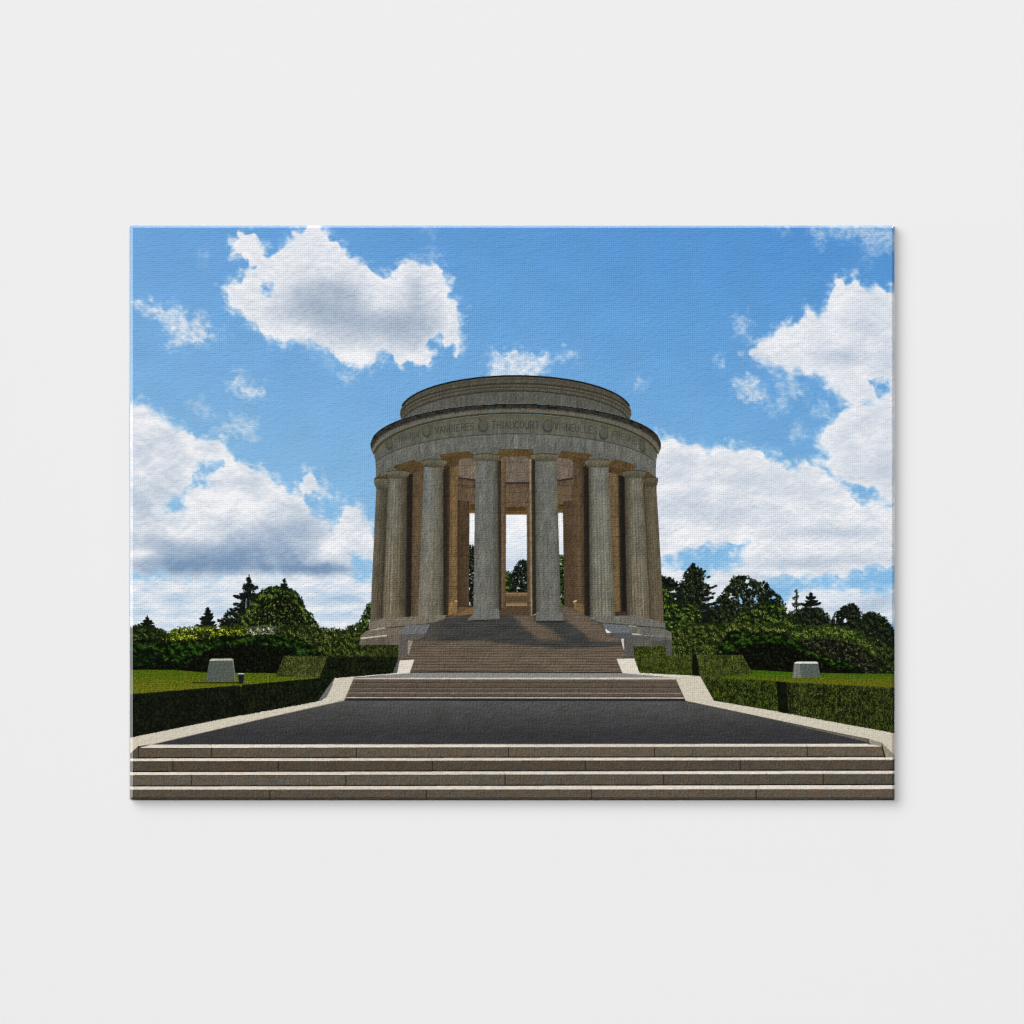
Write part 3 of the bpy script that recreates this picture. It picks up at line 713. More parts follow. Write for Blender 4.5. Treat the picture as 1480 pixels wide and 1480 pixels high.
carve('NORROY', 577, 608, 9, .42)
carve('VANDIERES', 628.5, 686, 10, .60)
carve('THIAUCOURT', 710.5, 780, 10.4, .60)
carve('VIGNEULLES', 801, 864, 10, .55)
carve('FRESNES', 885, 928, 9, .42)
for (wx, wy, ra, rb) in ((562.5, 642, 4.5, 8), (616.5, 624, 6, 8), (698.5, 615.5, 7.5, 9), (791.5, 616, 7.5, 9), (872.5, 627, 6.5, 8.5), (928.5, 646, 4.0, 7.5)):
    t = part('wreath', M, 'carved laurel wreath')
    s = win(wx - ra - 4, wy - rb - 5, wx + ra + 4, wy + rb + 4)
    x, y = X[s], Y[s]
    q = np.hypot((x - wx) / ra, (y - wy) / rb)
    ang = np.arctan2((y - wy) / rb, (x - wx) / ra)
    ring = np.exp(-((q - .86) / .22) ** 2)
    sh = np.clip(.5 + .5 * np.sin(ang - .2) + .3 * noise(ang * 4, q * 2, 3), 0, 1)
    put(s, np.clip(ring * (.72 + .40 * sh) * (.8 + .6 * noise(x / 1.6, y / 1.6, 9)), 0, 1) * .8, (46, 46, 37), None)
    put(s, np.clip(ring * (1 - sh) * .28, 0, 1), (124, 123, 108), None)
    put(s, np.exp(-(q / .55) ** 4) * np.clip(.3 + .7 * noise(x / 1.8, y / 1.8, 12), 0, .7), (66, 66, 55), None)
    own[s][q < 1.1] = t
    for k in range(5):
        splat(wx + rng.uniform(-ra, ra), wy - rb - 1 + rng.uniform(-2, 2), 1.3, .9, rng.uniform(0, 3), (62, 62, 48), None, .6)

# columns
def column(label, xa0, xb0, y0, xa1, xb1, y1, stops, base, cap, seed, flutes=0.0, nfl=9, foot=None, fph=0.0, clip_l=None):
    pid = part('column', M, label)
    fn0 = tone(stops, .09, seed, base)
    def fn(u, v, s):
        col = fn0(u, v, s)
        if flutes:
            th = np.arcsin(np.clip(2 * u - 1, -1, 1)) / math.pi + .5
            fl = np.cos((th * nfl + fph) * 2 * math.pi) * (.65 + .8 * fbm(th * 7, v * 2.2, 2, seed + 40))
            k = flutes * (.45 + .75 * v)
            col = col * (1 + (k * fl * (1 - .3 * np.abs(2 * u - 1))))[..., None]
        for jy in (.16, .36, .55, .74, .88):
            jd = np.abs((v - jy) * (y1 - y0))
            col = col * (1 - .10 * np.clip(1 - jd, 0, 1))[..., None]
        return col
    strip(xa0, xb0, y0, xa1, xb1, y1, fn, pid)
    if foot:
        fillp(foot, (104, 106, 104), pid, .10)
    cp = part('capital', M, label.replace('column', 'column').split(' column')[0] + ' column capital')
    ca0, ca1, cb0, cb1, cy0, cy1, ccol = cap
    # echinus swelling out to the abacus edge
    mx = (ca0 + ca1) / 2
    p = [(ca0, cy0 + 1), (ca0 + (ca1 - ca0) * .3, cy0 - .8), (ca1 - (ca1 - ca0) * .3, cy0 - .8), (ca1, cy0 + 1), (ca1, cy0 + (cy1 - cy0) * .45), (cb1, cy1), (cb0, cy1), (ca0, cy0 + (cy1 - cy0) * .45)]
    s, c = poly(p)
    v = np.clip((Y[s] - cy0) / (cy1 - cy0), 0, 1)
    put(s, c, stone(s, (1, 1, 1), .12, seed + 1) * mix(C(*ccol) * 1.0, C(*ccol) * .80, sstep(.2, 1, v)), cp)
    line([(ca0, cy0 + .6), (mx - 6, cy0 - 1.2), (mx + 6, cy0 - 1.2), (ca1, cy0 + .6)], .6, (46, 44, 34), None, .7)
    line([(cb0 + 1, cy1 - .5), (mx, cy1 + .8), (cb1 - 1, cy1 - .5)], .5, (66, 62, 48), None, .6)
    return pid


WARM = (122, 108, 84)
column('outermost fluted column on the shrub side', 544, 560.5, 700, 535, 552, 899, [(0, (96, 92, 80)), (.3, (92, 86, 70)), (.7, (82, 74, 58)), (1, (62, 54, 42))], WARM,
       (540.6, 560.5, 544.5, 560.5, 692, 707, (100, 94, 74)), 120, .15, 8, fph=.2)
column('second fluted column from the shrub side', 560.5, 589, 688, 551.8, 587, 897, [(0, (100, 96, 82)), (.35, (112, 110, 100)), (.7, (94, 86, 68)), (1, (70, 58, 44))], (126, 112, 86),
       (559, 591.5, 560.5, 589, 681, 691, (104, 97, 74)), 122, .16, 10)
column('smooth grey column at the head of the stairs, darker side', 613, 641, 672, 604, 641.2, 893, [(0, (104, 108, 104)), (.3, (112, 114, 110)), (.75, (103, 99, 86)), (1, (84, 76, 60))], (118, 110, 92),
       (609, 645.7, 613, 641.5, 664.8, 675, (108, 101, 78)), 124, .07, 10)
column('front column on the shaded side of the doorway', 688, 718.8, 662, 684, 721, 884, [(0, (98, 102, 100)), (.3, (104, 108, 104)), (.75, (99, 101, 92)), (1, (78, 76, 64))], (106, 106, 100),
       (684, 721.4, 688, 719, 656.8, 665.8, (106, 100, 78)), 126, .03, 9, foot=[(684, 880), (721, 880), (722, 889), (722, 895), (675, 897), (679, 891), (684, 888)])
column('front column on the sunny side of the doorway', 773, 804.4, 662, 775, 810.6, 886, [(0, (84, 84, 76)), (.2, (99, 102, 96)), (.7, (104, 107, 102)), (1, (94, 94, 82))], (106, 106, 100),
       (767.6, 806.5, 773, 804, 656.8, 665.8, (108, 102, 80)), 128, .03, 9, foot=[(775, 884), (811, 884), (815.6, 891), (815.6, 897.5), (775, 897.5)])
column('fluted column at the sunny end of the stairs', 850, 879.5, 672, 852, 888.6, 893, [(0, (72, 68, 56)), (.25, (110, 110, 102)), (.7, (116, 118, 110)), (1, (98, 94, 78))], (114, 110, 96),
       (846, 880.5, 850, 879.5, 664.8, 675, (108, 102, 80)), 130, .14, 11)
column('second fluted column from the pine side', 902, 930, 688, 905.5, 941, 895, [(0, (70, 60, 46)), (.35, (108, 102, 88)), (.7, (110, 108, 98)), (1, (92, 82, 64))], (116, 104, 82),
       (899.5, 933, 902, 930.5, 681, 690, (100, 94, 72)), 132, .16, 11)
column('outermost fluted column on the pine side', 930, 948.6, 702, 940.6, 960.3, 905, [(0, (86, 74, 54)), (.5, (100, 88, 68)), (1, (92, 82, 66))], (112, 98, 74),
       (930, 951, 931, 949, 691, 703, (92, 84, 62)), 134, .14, 9)
# dark lines drawn down the column sides
for a, b, w, al in (((641, 680), (641.4, 892), .7, .5), ((589, 690), (587, 895), .8, .6), ((850, 676), (852, 890), .9, .55), ((902, 692), (905.5, 893), .8, .5), ((561, 694), (552, 897), .6, .45), ((930.6, 700), (941, 897), .6, .35)):
    line([a, b], w, (34, 30, 25), None, al)

# plinth rings
PL = part('plinth', M, 'curved stepped stone base under the columns')
ring1t, ring1b = E(226, 15, 905.5), E(226, 16, 915)
s, c = poly([(551, 894), (570, 893.5), (604, 890), (646, 889), (640, 896), (628, 902), (600, 904), (560, 908), (533, 911), (533, 900)])
put(s, c, stone(s, (122, 112, 96), .10, 140), PL)
line([(533, 910), (560, 907.5), (600, 903.4), (626, 901), (648, 894)], .7, (44, 42, 40), None, .8)
s, c = poly([(532, 911), (560, 908), (600, 904), (586, 905), (579, 917), (560, 918), (519, 922), (525, 915)])
put(s, c, stone(s, (120, 106, 92), .10, 141), PL)
line([(536, 910.5), (556, 907.6)], .8, (218, 208, 192), None, .7)
s, c = poly([(523, 920), (560, 918), (592, 917), (592, 949), (575, 949), (575, 932), (519, 932)])
put(s, c, stone(s, (104, 94, 84), .10, 142), PL)
line([(522, 922.6), (558, 918.6)], 1.0, (224, 214, 198), None, .85)
PL2 = part('plinth', M, 'curved stepped stone base under the sunlit end of the colonnade')
s, c = poly([(885, 890), (920, 889.5), (961, 900), (962, 909), (915, 905), (868, 900.5), (852, 893)])
put(s, c, stone(s, (112, 110, 102), .10, 143), PL2)
line([(852, 896), (868, 900.5), (914, 904), (961, 908.6)], .8, (44, 42, 40), None, .85)
s, c = poly([(908, 904.5), (961, 909), (970.6, 914), (971, 922), (925, 918), (910, 916)])
put(s, c, stone(s, (106, 105, 98), .10, 144), PL2)
line([(909, 904.4), (919, 905.4)], .7, (214, 206, 192), None, .7)
s, c = poly([(904, 917), (925, 918), (971, 921.6), (971.5, 948), (916, 948), (906, 946)])
put(s, c, stone(s, (96, 95, 90), .10, 145), PL2)
line([(914, 916.2), (926, 917.4)], .9, (226, 222, 214), None, .9)
line([(926, 917.6), (970, 921.4)], .5, (140, 138, 130), None, .6)
s, c = poly([(941, 926), (971, 925), (971, 948), (946, 948)])
put(s, c * .45, stone(s, (60, 62, 62), .1, 146), None)

# ---------------------------------------------------------------- upper stairs
ST = part('printed_stairs', None, 'brown upper flight of stone stairs rising to the colonnade, barred by shadows')
sp = [(628, 901), (648, 893), (680, 888), (770, 890), (812, 878), (818, 876), (832, 882), (852, 893), (868, 901), (876, 916), (886, 917), (898, 924), (902, 942), (908, 948), (892, 953), (899.5, 973), (591.5, 973),
      (598.6, 953.4), (578, 954), (578, 949), (590, 948), (597, 926), (606, 924), (617, 916), (622, 902)]
s, c = poly(sp)
x, y = X[s], Y[s]
c = c * (1 - np.isin(own[s], [k for k, p in enumerate(PARTS) if p[0] == 'column']).astype(np.float32) * (y < 897))
# tread lines get closer together going up
q = np.log(np.clip(y - 820, 1, None)) * 36.0
ln = np.cos(q * 2 * math.pi / 1.05)
lit = C(98, 86, 73); shd = C(63, 63, 61)
S1 = [(741, 889), (769, 887), (775, 899), (798, 911), (814, 925), (780, 926), (758, 907)]
S2 = [(816, 895), (809, 876), (820, 876), (845, 888), (869, 901), (876, 915), (898, 923), (899, 927), (853, 926.5), (842, 913)]
low_ = [(560, 926), (700, 926.5), (722, 929), (768, 934), (820, 937), (880, 935), (905, 932), (930, 990), (560, 990)]
m = np.zeros(x.shape, np.float32)
for S_, so in ((S1, 4.5), (S2, 3.6), (low_, 1.2)):
    m = np.maximum(m, sstep(-so, so, sdist(S_, s) + .8 * fbm(x / 6, y / 4, 2, 4)))
m = np.maximum(m, .30 * sstep(650, 618, x) * (y < 926))
col = mix(shd, lit, m)
ln = ln * (.8 + .7 * fbm(x / 45, y / 2.5, 3, 154))
col = col * (1 + .19 * ln + .13 * fbm(x / 26, y / 1.5, 3, 150) + .07 * fbm(x / 3, y / 2, 2, 151) + .08 * fbm(x / 40, y / 9, 2, 153))[..., None]
col = mix(col, C(134, 118, 102), np.clip(ln - .55, 0, 1) * m * .8 * np.clip(.5 + 1.2 * fbm(x / 30, y / 3, 2, 152), 0, 1))
put(s, c, col, ST)
line([(592, 971.6), (640, 971), (899, 972.4)], .9, (40, 36, 34), None, .85)
line([(700, 896.5), (676, 897.5)], .8, (40, 36, 32), None, .6)
line([(776, 898.6), (815, 898.6)], 1.3, (40, 38, 36), None, .75)
line([(686, 897), (722, 896)], 1.0, (50, 46, 42), None, .6)
# cheek blocks of the stairs
t = part('printed_stone_block', None, 'bluish-grey cheek block at the shaded side of the upper stairs')
fillp([(585, 904.5), (600, 903), (622, 902), (616.5, 916), (579, 917)], (106, 108, 112), t, .12)
fillp([(578, 917), (616.5, 916), (606, 924.5), (577.5, 926)], (92, 88, 82), t, .12)
fillp([(577, 926), (591, 925), (589, 947.5), (577, 948)], (94, 88, 82), t, .12)
fillp([(590, 925.4), (597, 926), (595.6, 930), (590.5, 947), (589, 944)], (150, 138, 122), t, .08)
line([(616.5, 916), (622, 902.6)], .7, (52, 50, 50), None, .7)
t = part('printed_stone_block', None, 'bluish-grey cheek block with a white sunlit corner')
fillp([(870, 901), (906, 903.5), (912.6, 915), (885, 915), (876, 912)], (104, 108, 112), t, .12)
fillp([(885, 915), (913, 915), (913, 922), (893, 922)], (82, 86, 88), t, .10)
fillp([(898, 922), (916, 921), (916, 946), (903, 946)], (86, 84, 80), t, .12)
fillp([(874.4, 908.6), (884, 914.6), (876.4, 915.2)], (232, 228, 220), t, .03)
fillp([(897.5, 923.5), (901.6, 922.4), (902.4, 941), (899.6, 934)], (206, 196, 180), t, .04)

# ---------------------------------------------------------------- landing, middle stairs, forecourt
t = part('printed_landing', None, 'narrow grey landing between the upper and the middle stairs')
s, c = poly([(593, 972.4), (899, 973), (976, 979.4), (940, 979.4), (512, 980.4), (540, 977.6)])
put(s, c, C(134, 134, 131) * grain(s, .10, 3, 1.2, 160), t)
ST2 = part('printed_stairs', None, 'short middle flight of brown stairs above the black forecourt')
mp = [(512, 980), (976, 979.2), (982, 994), (990, 1013.6), (496, 1012.6), (504, 996)]
s, c = poly(mp)
x, y = X[s], Y[s]
col = np.zeros(x.shape + (3,), np.float32)
sl = (x - 745) * -.0012
yy = y + sl
edges = [(978, 981.6, (214, 204, 194)), (981.6, 983.4, (108, 97, 85)), (983.4, 986.6, (92, 81, 69)), (986.6, 987.6, (56, 48, 40)), (987.6, 988.8, (116, 105, 94)), (988.8, 993.2, (90, 80, 69)), (993.2, 994.2, (54, 46, 38)), (994.2, 995.4, (120, 110, 98)),
         (995.4, 1000, (90, 80, 69)), (1000, 1001, (54, 46, 38)), (1001, 1002.2, (164, 152, 142)), (1002.2, 1006.8, (90, 79, 67)), (1006.8, 1007.8, (52, 44, 38)), (1007.8, 1009.4, (204, 195, 186)), (1009.4, 1016, (40, 40, 41))]
for (a, b, cl) in edges:
    k = np.clip(yy - a + .5, 0, 1)[..., None]
    col = col * (1 - k) + C(*cl) * k
col = col * (1 + .10 * fbm(x / 12, yy / 2, 3, 161) + .05 * fbm(x / 60, yy / 6, 2, 162))[..., None]
put(s, c, col, ST2)
for (jx, a, b) in ((560, 981.5, 987), (649, 981.5, 987), (830, 981.5, 987), (603, 989, 994), (700, 989, 994), (884, 989, 994), (647, 996, 1000.5), (836, 996, 1000.5), (540, 1002.5, 1007), (600, 1002.5, 1007), (830, 1002.5, 1007), (888, 1002.5, 1007), (745, 1002.5, 1007), (930, 996, 1000.5)):
    line([(jx, a), (jx, b)], .45, (44, 38, 32), None, .7)
FC = part('printed_forecourt', None, 'broad black asphalt forecourt between the flights of steps')
s, c = poly([(496, 1012.6), (990, 1013.4), (1100, 1036.4), (1256, 1073), (1256, 1077), (232, 1078), (219, 1076.6), (380, 1039)])
x, y = X[s], Y[s]
n = .10 * fbm(x / 22, y / 3.0, 4, 163) + .09 * fbm(x / 3.2, y / 1.6, 3, 164) + .05 * fbm(x / 90, y / 20, 2, 165)
put(s, c, mix(C(82, 82, 80), C(56, 56, 58), np.clip((y - 1014) / 46, 0, 1)) * (1 + n)[..., None], FC)

# ---------------------------------------------------------------- kerbs
KC = (206, 198, 180)
KL = part('printed_kerb', None, 'pale stone kerb sloping along the shaded hedge')
fillp([(186, 1066.4), (346, 1034), (464, 1012.4), (483.6, 979.6), (512, 979), (497, 1013), (380, 1039), (219, 1076.6), (200, 1078.4), (191.4, 1087), (186, 1092)], KC, KL, .05, 4, 3)
fillp([(512, 979.4), (484, 980.2), (574, 972.6), (577.6, 954.4), (599, 953.4), (592, 973), (574, 974.2)], (222, 215, 200), KL, .04, 4, 3)
fillp([(560, 954), (577.4, 954.6), (573, 972.8), (566, 973)], (86, 88, 90), KL, .08)
fillp([(470, 995), (484, 980.4), (466, 1012), (459, 1013)], (82, 84, 88), KL, .08)
fillp([(461, 1012.6), (483.6, 979.6), (480, 992), (472, 1008)], (110, 110, 108), KL, .08)
line([(514, 979), (499, 1012)], .6, (120, 108, 92), None, .6)
line([(219, 1076.6), (380, 1039), (496, 1012.8)], .6, (74, 70, 64), None, .5)
fillp([(200, 1078.4), (219, 1076), (206, 1080.5), (201.6, 1081.4)], (96, 82, 70), KL, .08)
fillp([(200.4, 1078.6), (201.6, 1094.6), (191, 1097), (186, 1098), (186, 1091), (191.4, 1086)], (84, 78, 66), KL, .10)
line([(200.6, 1079), (200.8, 1094)], .9, (34, 29, 25), None, .85)
line([(186, 1097.6), (201, 1094.6)], .8, (40, 34, 30), None, .7)
KR = part('printed_kerb', None, 'bright stone kerb sloping along the sunlit hedge')
fillp([(976, 979.4), (1012, 977), (1032, 1012.6), (1140, 1031), (1296, 1060), (1296, 1095), (1292, 1091), (1274, 1073.6), (1254, 1068), (1100, 1036), (991, 1013.2)], KC, KR, .05, 4, 3)
fillp([(891, 952.2), (916.6, 951.4), (924.4, 972.2), (1012, 977), (976, 979.4), (899.6, 973)], (220, 213, 197), KR, .04, 4, 3)
line([(991, 1013.2), (1100, 1036.4), (1256, 1072.4)], .6, (80, 78, 72), None, .6)
fillp([(1120, 1041.6), (1254.6, 1067.6), (1256, 1073), (1200, 1060)], (104, 100, 92), KR, .08)
fillp([(1254.6, 1067.8), (1274.2, 1073.2), (1274.6, 1079), (1262, 1077), (1255.4, 1073.6)], (150, 142, 126), KR, .08)
fillp([(1274.6, 1073.6), (1296, 1094.6), (1296, 1099), (1279, 1094.6)], (146, 138, 122), KR, .08)
line([(1254.4, 1068.4), (1255.2, 1073.4)], .9, (50, 50, 48), None, .8)

# ---------------------------------------------------------------- clipped hedges
def hedge(pts, dark, light, label, bias=0.0, pid=None, fine=1.0, seed=0, toplit=None, sidedark=None, edge=.9):
    if pid is None:
        pid = part('printed_hedge', None, label)
    s = bbox(pts, 3)
    x, y = X[s], Y[s]
    c = sstep(-.6, .6, sdist(pts, s) + edge * fbm(x / 2.2, y / 2.2, 2, seed + 8))
    n = fbm(x / (1.9 * fine), y / (2.1 * fine), 2, seed) * .9 + .5 * fbm(x / 5, y / 6, 2, seed + 1) + .35 * fbm(x / 16, y / 9, 2, seed + 2)
    t_ = np.clip(.36 + bias + .85 * n, 0, 1)
    if toplit is not None:
        t_ = np.clip(t_ + toplit(x, y), 0, 1)
    col = mix(dark, light, t_)
    put(s, c, col, pid)
    k = int((np.sum(c > .5)) / 26)
    ii, jj = np.nonzero(c > .7)
    for _ in range(k):
        q = rng.randrange(len(ii))
        w = rng.random()
        cl = mix(dark, light, np.array(.95 + .4 * w)) if w > .55 else np.array(dark, np.float32) * .6
        splat(x[ii[q], jj[q]], y[ii[q], jj[q]], rng.uniform(.6, 1.1), rng.uniform(.4, .7), rng.uniform(0, 3), cl, pid, .7)
    return pid


# shaded side
hedge([(530, 932), (576, 932.4), (575.4, 950), (560, 952), (530, 951)], (22, 27, 10), (74, 84, 34), 'small clipped hedge tucked against the plinth, shaded side', .05, seed=170)
hedge([(472, 948.6), (575.4, 949.4), (574, 956), (567.6, 973), (483, 980), (466, 1004), (458, 1014), (350, 1034), (345, 1034), (350, 990), (462, 980)], (11, 15, 10), (40, 47, 23), 'dark clipped hedge stepping down beside the middle stairs', -.06, seed=171,
      toplit=lambda x, y: .30 * np.exp(-np.clip(y - 949.5, 0, 9) / 1.3) * (x > 470))
hedge([(410, 947.6), (474, 948), (462, 979), (399, 978)], (34, 40, 18), (92, 98, 46), 'trapezoid clipped hedge end on the lawn, shaded side', .10, seed=172)
h1 = hedge([(186, 1003.5), (260, 997.5), (346, 990.4), (347, 1034), (330, 1037), (186, 1066.4)], (11, 14, 11), (35, 41, 23), 'long dark clipped hedge front cut by the print edge', -.05, seed=173,
      toplit=lambda x, y: .35 * np.exp(-np.clip(y - (1003.5 - (x - 186) * .082), 0, 9) / 2))
line([(346.4, 992), (347, 1033)], .9, (8, 10, 6), None, .7)
# sunny side
hedge([(915.4, 934), (962, 934), (963.5, 948), (916.4, 948.6)], (30, 37, 12), (90, 100, 36), 'small clipped hedge tucked against the plinth, sunny side', .05, seed=174)
hedge([(916.4, 948.4), (1001, 948), (1001, 976), (924.6, 972.4)], (28, 35, 12), (84, 94, 38), 'clipped hedge beside the short bright ramp', .02, seed=175,
      toplit=lambda x, y: .30 * np.exp(-np.clip(y - 948.6, 0, 9) / 1.4) + .10)
fillp([(1000.4, 948), (1009, 947), (1010.4, 976.4), (1000.4, 975.6)], (17, 19, 12), part('printed_hedge', None, 'black shaded gap side of a clipped hedge by the bright ramp'), .3, 2, 2, 9)
hedge([(1006.4, 946.6), (1073, 946.6), (1088.6, 974), (1036, 979), (1012, 977.4)], (32, 40, 15), (92, 102, 42), 'trapezoid clipped hedge end on the greener lawn', .06, seed=176)
hedge([(1012, 977), (1036, 978), (1060, 980.4), (1123.4, 984.6), (1139, 1030.4), (1032, 1012.4)], (18, 24, 10), (82, 96, 34), 'clipped hedge at the foot of the bright ramp', .02, seed=177,
      toplit=lambda x, y: .30 * np.exp(-np.clip(y - 981, 0, 9) / 2.2))
hedge([(1122, 984.6), (1137, 986), (1140, 1031.6), (1125.6, 1029)], (12, 15, 9), (26, 32, 16), 'dark notch between the two sunlit hedge fronts', -.1, seed=178)
hedge([(1136, 986), (1296, 993.8), (1296, 1060), (1140, 1031.6)], (17, 22, 10), (82, 94, 36), 'long sunlit clipped hedge front cut by the print edge', .0, seed=179,
      toplit=lambda x, y: .35 * np.exp(-np.clip(y - (985.6 + (x - 1136) * .052), 0, 9) / 2))

# ---------------------------------------------------------------- stones and lamp on the lawns
t = part('printed_stone_block', None, 'tall squat tapered grey stone on the lawn beside the small lamp')
line([(279, 986.6), (345, 986.8)], .9, (30, 34, 12), None, .85)
fillp([(302.8, 953.2), (337.4, 952.4), (340.4, 983.8), (297.4, 985)], (82, 89, 82), t, .16, 2.2, 2.2, 4)
fillp([(302.6, 953.8), (306, 952), (334, 951.4), (337.4, 953), (337, 954.6), (303, 955)], (186, 184, 168), t, .06)
line([(336.8, 954), (340, 983.6)], .6, (164, 156, 140), None, .6)
t = part('printed_stone_block', None, 'small squat tapered grey stone with a bright top on the greener lawn')
fillp([(1148, 957.4), (1182.4, 957.4), (1186.4, 979.8), (1145.2, 979.8)], (84, 91, 85), t, .16, 2.2, 2.2, 5)
fillp([(1148, 957.8), (1155.6, 958.6), (1158.6, 979.8), (1145.2, 979.8)], (114, 116, 108), t, .14)
fillp([(1148, 957.6), (1152, 956.2), (1180, 956.2), (1182.4, 957.4), (1182, 959), (1149, 959)], (228, 228, 222), t, .03)
t = part('printed_garden_lamp', None, 'small black garden lamp with a pale cap')
fillp([(344, 974), (353.2, 974), (352, 984), (351.2, 988.4), (345.6, 988.4), (345, 984)], (26, 29, 36), t, .15)
fillp([(344, 973), (353.2, 973), (353, 974.8), (344.2, 974.8)], (176, 190, 208), t, .03)

# ---------------------------------------------------------------- front steps
FS = part('printed_steps', None, 'wide front steps with bright treads running the width of the print')
def tl(l, r):
    return lambda x: l + (r - l) * (x - 188) / 1105.0
rows = [((1076.2, 1074.8), (1081.2, 1079.0)), ((1096.2, 1094.2), (1100.4, 1098.4)), ((1116.0, 1113.8), (1120.4, 1118.6)), ((1136.6, 1134.8), (1141.6, 1140.6)), ((1157, 1156.6), (1157, 1156.6))]
ends = [(201, 1275.4), (186, 1292), (180, 1300), (180, 1300)]
joints = [[306, 515, 735, 946, 1167], [402, 625, 846, 1070, 250], [277, 500, 730, 959, 1190], [390, 616, 855, 1093]]
RISER = [(88, 81, 71), (86, 78, 68), (86, 81, 73), (86, 79, 70)]
for k in range(4):
    (tl0, tr0), (tl1, tr1) = rows[k]
    (nl, nr) = rows[k + 1][0]
    e0, e1 = ends[k]
    rp = part('riser', FS, None)
    P = [(e0, tl1), (e1, tr1), (e1 + (4 if k == 0 else 2), nr + .6), (e0 - (0 if k == 0 else 2), nl + .6)]
    s, c = poly(P)
    x, y = X[s], Y[s]
    js = sorted(joints[k])
    idx = np.searchsorted(np.array(js), x)
    tint = (np.sin(idx * 12.9 + k * 4.1) * .10)[..., None]
    yt = tl(tl1, tr1)(x) + .7 * fbm(x / 7, x * 0 + k, 3, 210); yn = tl(nl, nr)(x) + .5 * fbm(x / 9, x * 0 + k, 3, 211)
    col = C(*RISER[k]) * (1 + tint) * (1 + .13 * fbm(x / 3.0, y / 2.6, 3, 180 + k) + .08 * fbm(x / 14, y / 7, 2, 190 + k))[..., None]
    wm = np.clip(.5 + fbm(x / 20, y / 9, 3, 195 + k), 0, 1)
    col = col * mix(C(1.05, .99, .92), C(.97, 1.0, 1.02), wm)
    col = col * (1 - .72 * sstep(2.6, .4, yn - y))[..., None] * (1 - .18 * sstep(1.8, .2, y - yt))[..., None]
    put(s, c, col, rp)
    for j in js:
        y0_, y1_ = float(tl(tl1, tr1)(j)), float(tl(nl, nr)(j))
        line([(j, y0_ + .5), (j, y1_ - 1)], .7, (34, 29, 24), None, .85)
    tp = part('tread', FS, None)
    o = 17 if k == 0 else 0
    P = [(e0 + o, tl0), (e1 - (o + 6 if k == 0 else 0), tr0), (e1, tr1), (e0, tl1)]
    s, c = poly(P)
    x, y = X[s], Y[s]
    yt = tl(tl1, tr1)(x) + .7 * fbm(x / 7, x * 0 + k, 3, 210)
    c = c * np.clip(yt - y + .9, .25, 1)
    col = C(222, 212, 199) * (1 + np.sin(np.searchsorted(np.array(js), x) * 7.7 + k)[..., None] * .025) * (1 + .06 * fbm(x / 10, y / 2, 3, 200 + k) + .03 * fbm(x / 2, y / 2, 2, 204 + k))[..., None]
    put(s, c, col, tp)
    for j in js[::2]:
        line([(j - 2, float(tl(tl0, tr0)(j))), (j, float(tl(tl1, tr1)(j)))], .4, (120, 108, 94), None, .6)
line([(1275, 1079.5), (1279, 1094)], 1.0, (30, 26, 22), None, .85)
line([(1292.6, 1098), (1292.6, 1113)], 1.0, (30, 26, 22), None, .8)
# courses of the inner walls
ids = [k for k, p_ in enumerate(PARTS) if p_[1] == M and p_[0] in ('inner_wall', 'inner_pier')]
mk = np.isin(own, ids)
jy = np.abs(((Y + 6 * np.exp(-((X - CX) / 60) ** 2)) % 14.5) - 7)
img *= (1 - mk * .16 * np.clip(1 - jy, 0, 1))[..., None]
img *= (1 + mk * (.10 * fbm(X / 5, Y / 7, 3, 300) + .06 * fbm(X / 1.8, Y / 1.8, 2, 301)))[..., None]
ids = [k for k, p_ in enumerate(PARTS) if p_[1] == M and p_[0] in ('column', 'architrave', 'frieze', 'attic_drum', 'plinth')]
mk = np.isin(own, ids)
img *= (1 + .03 * np.isin(own, [k for k, p_ in enumerate(PARTS) if p_[0] == 'column']))[..., None]
img *= (1 + mk * (.10 * fbm(X / 2.0, Y / 2.4, 2, 302) + .09 * fbm(X / 4, Y / 18, 3, 303)))[..., None]
# tone shift of the pictured stone: greyer
ids = [k for k, p_ in enumerate(PARTS) if p_[1] == M and p_[0] in ('inner_wall', 'inner_pier', 'soffit', 'parapet', 'inner_floor')]
mk = np.isin(own, ids)[..., None].astype(np.float32)
lum = img.mean(-1, keepdims=True)
img = img * (1 - mk) + mk * (img * .74 + (lum * C(1.06, 1.0, .92)) * .30) * .98
ids = [k for k, p_ in enumerate(PARTS) if p_[1] == M and p_[0] in ('column', 'capital', 'architrave', 'frieze', 'inscription', 'wreath', 'cornice', 'attic_drum', 'attic_moulding', 'plinth')]
mk = np.isin(own, ids)[..., None].astype(np.float32)
lum = img.mean(-1, keepdims=True)
img = img * (1 - mk) + mk * (img * .72 + (lum * C(1.03, 1.01, .94)) * .26) * 1.0
# embossed look of the lit weave, its light and shade painted into the ink
em = (noise(X / 2.6 - .3, Y / 2.2 - .3, 400) - noise(X / 2.6 + .3, Y / 2.2 + .3, 400)) * 1.4 + .55 * noise(X / 1.15, Y / 1.15, 402)
skyid = [k for k, p_ in enumerate(PARTS) if p_[0] in ('printed_sky', 'printed_cloud')]
emboss_amt = np.where(np.isin(own, skyid), .015, .15) * np.where(np.isin(own, [k for k, p_ in enumerate(PARTS) if p_[0] in ('frieze', 'inscription', 'wreath')]), .3, 1) * np.clip(1.35 - img.mean(-1) / 190, .25, 1)
img = img * (1 + emboss_amt * em)[..., None]
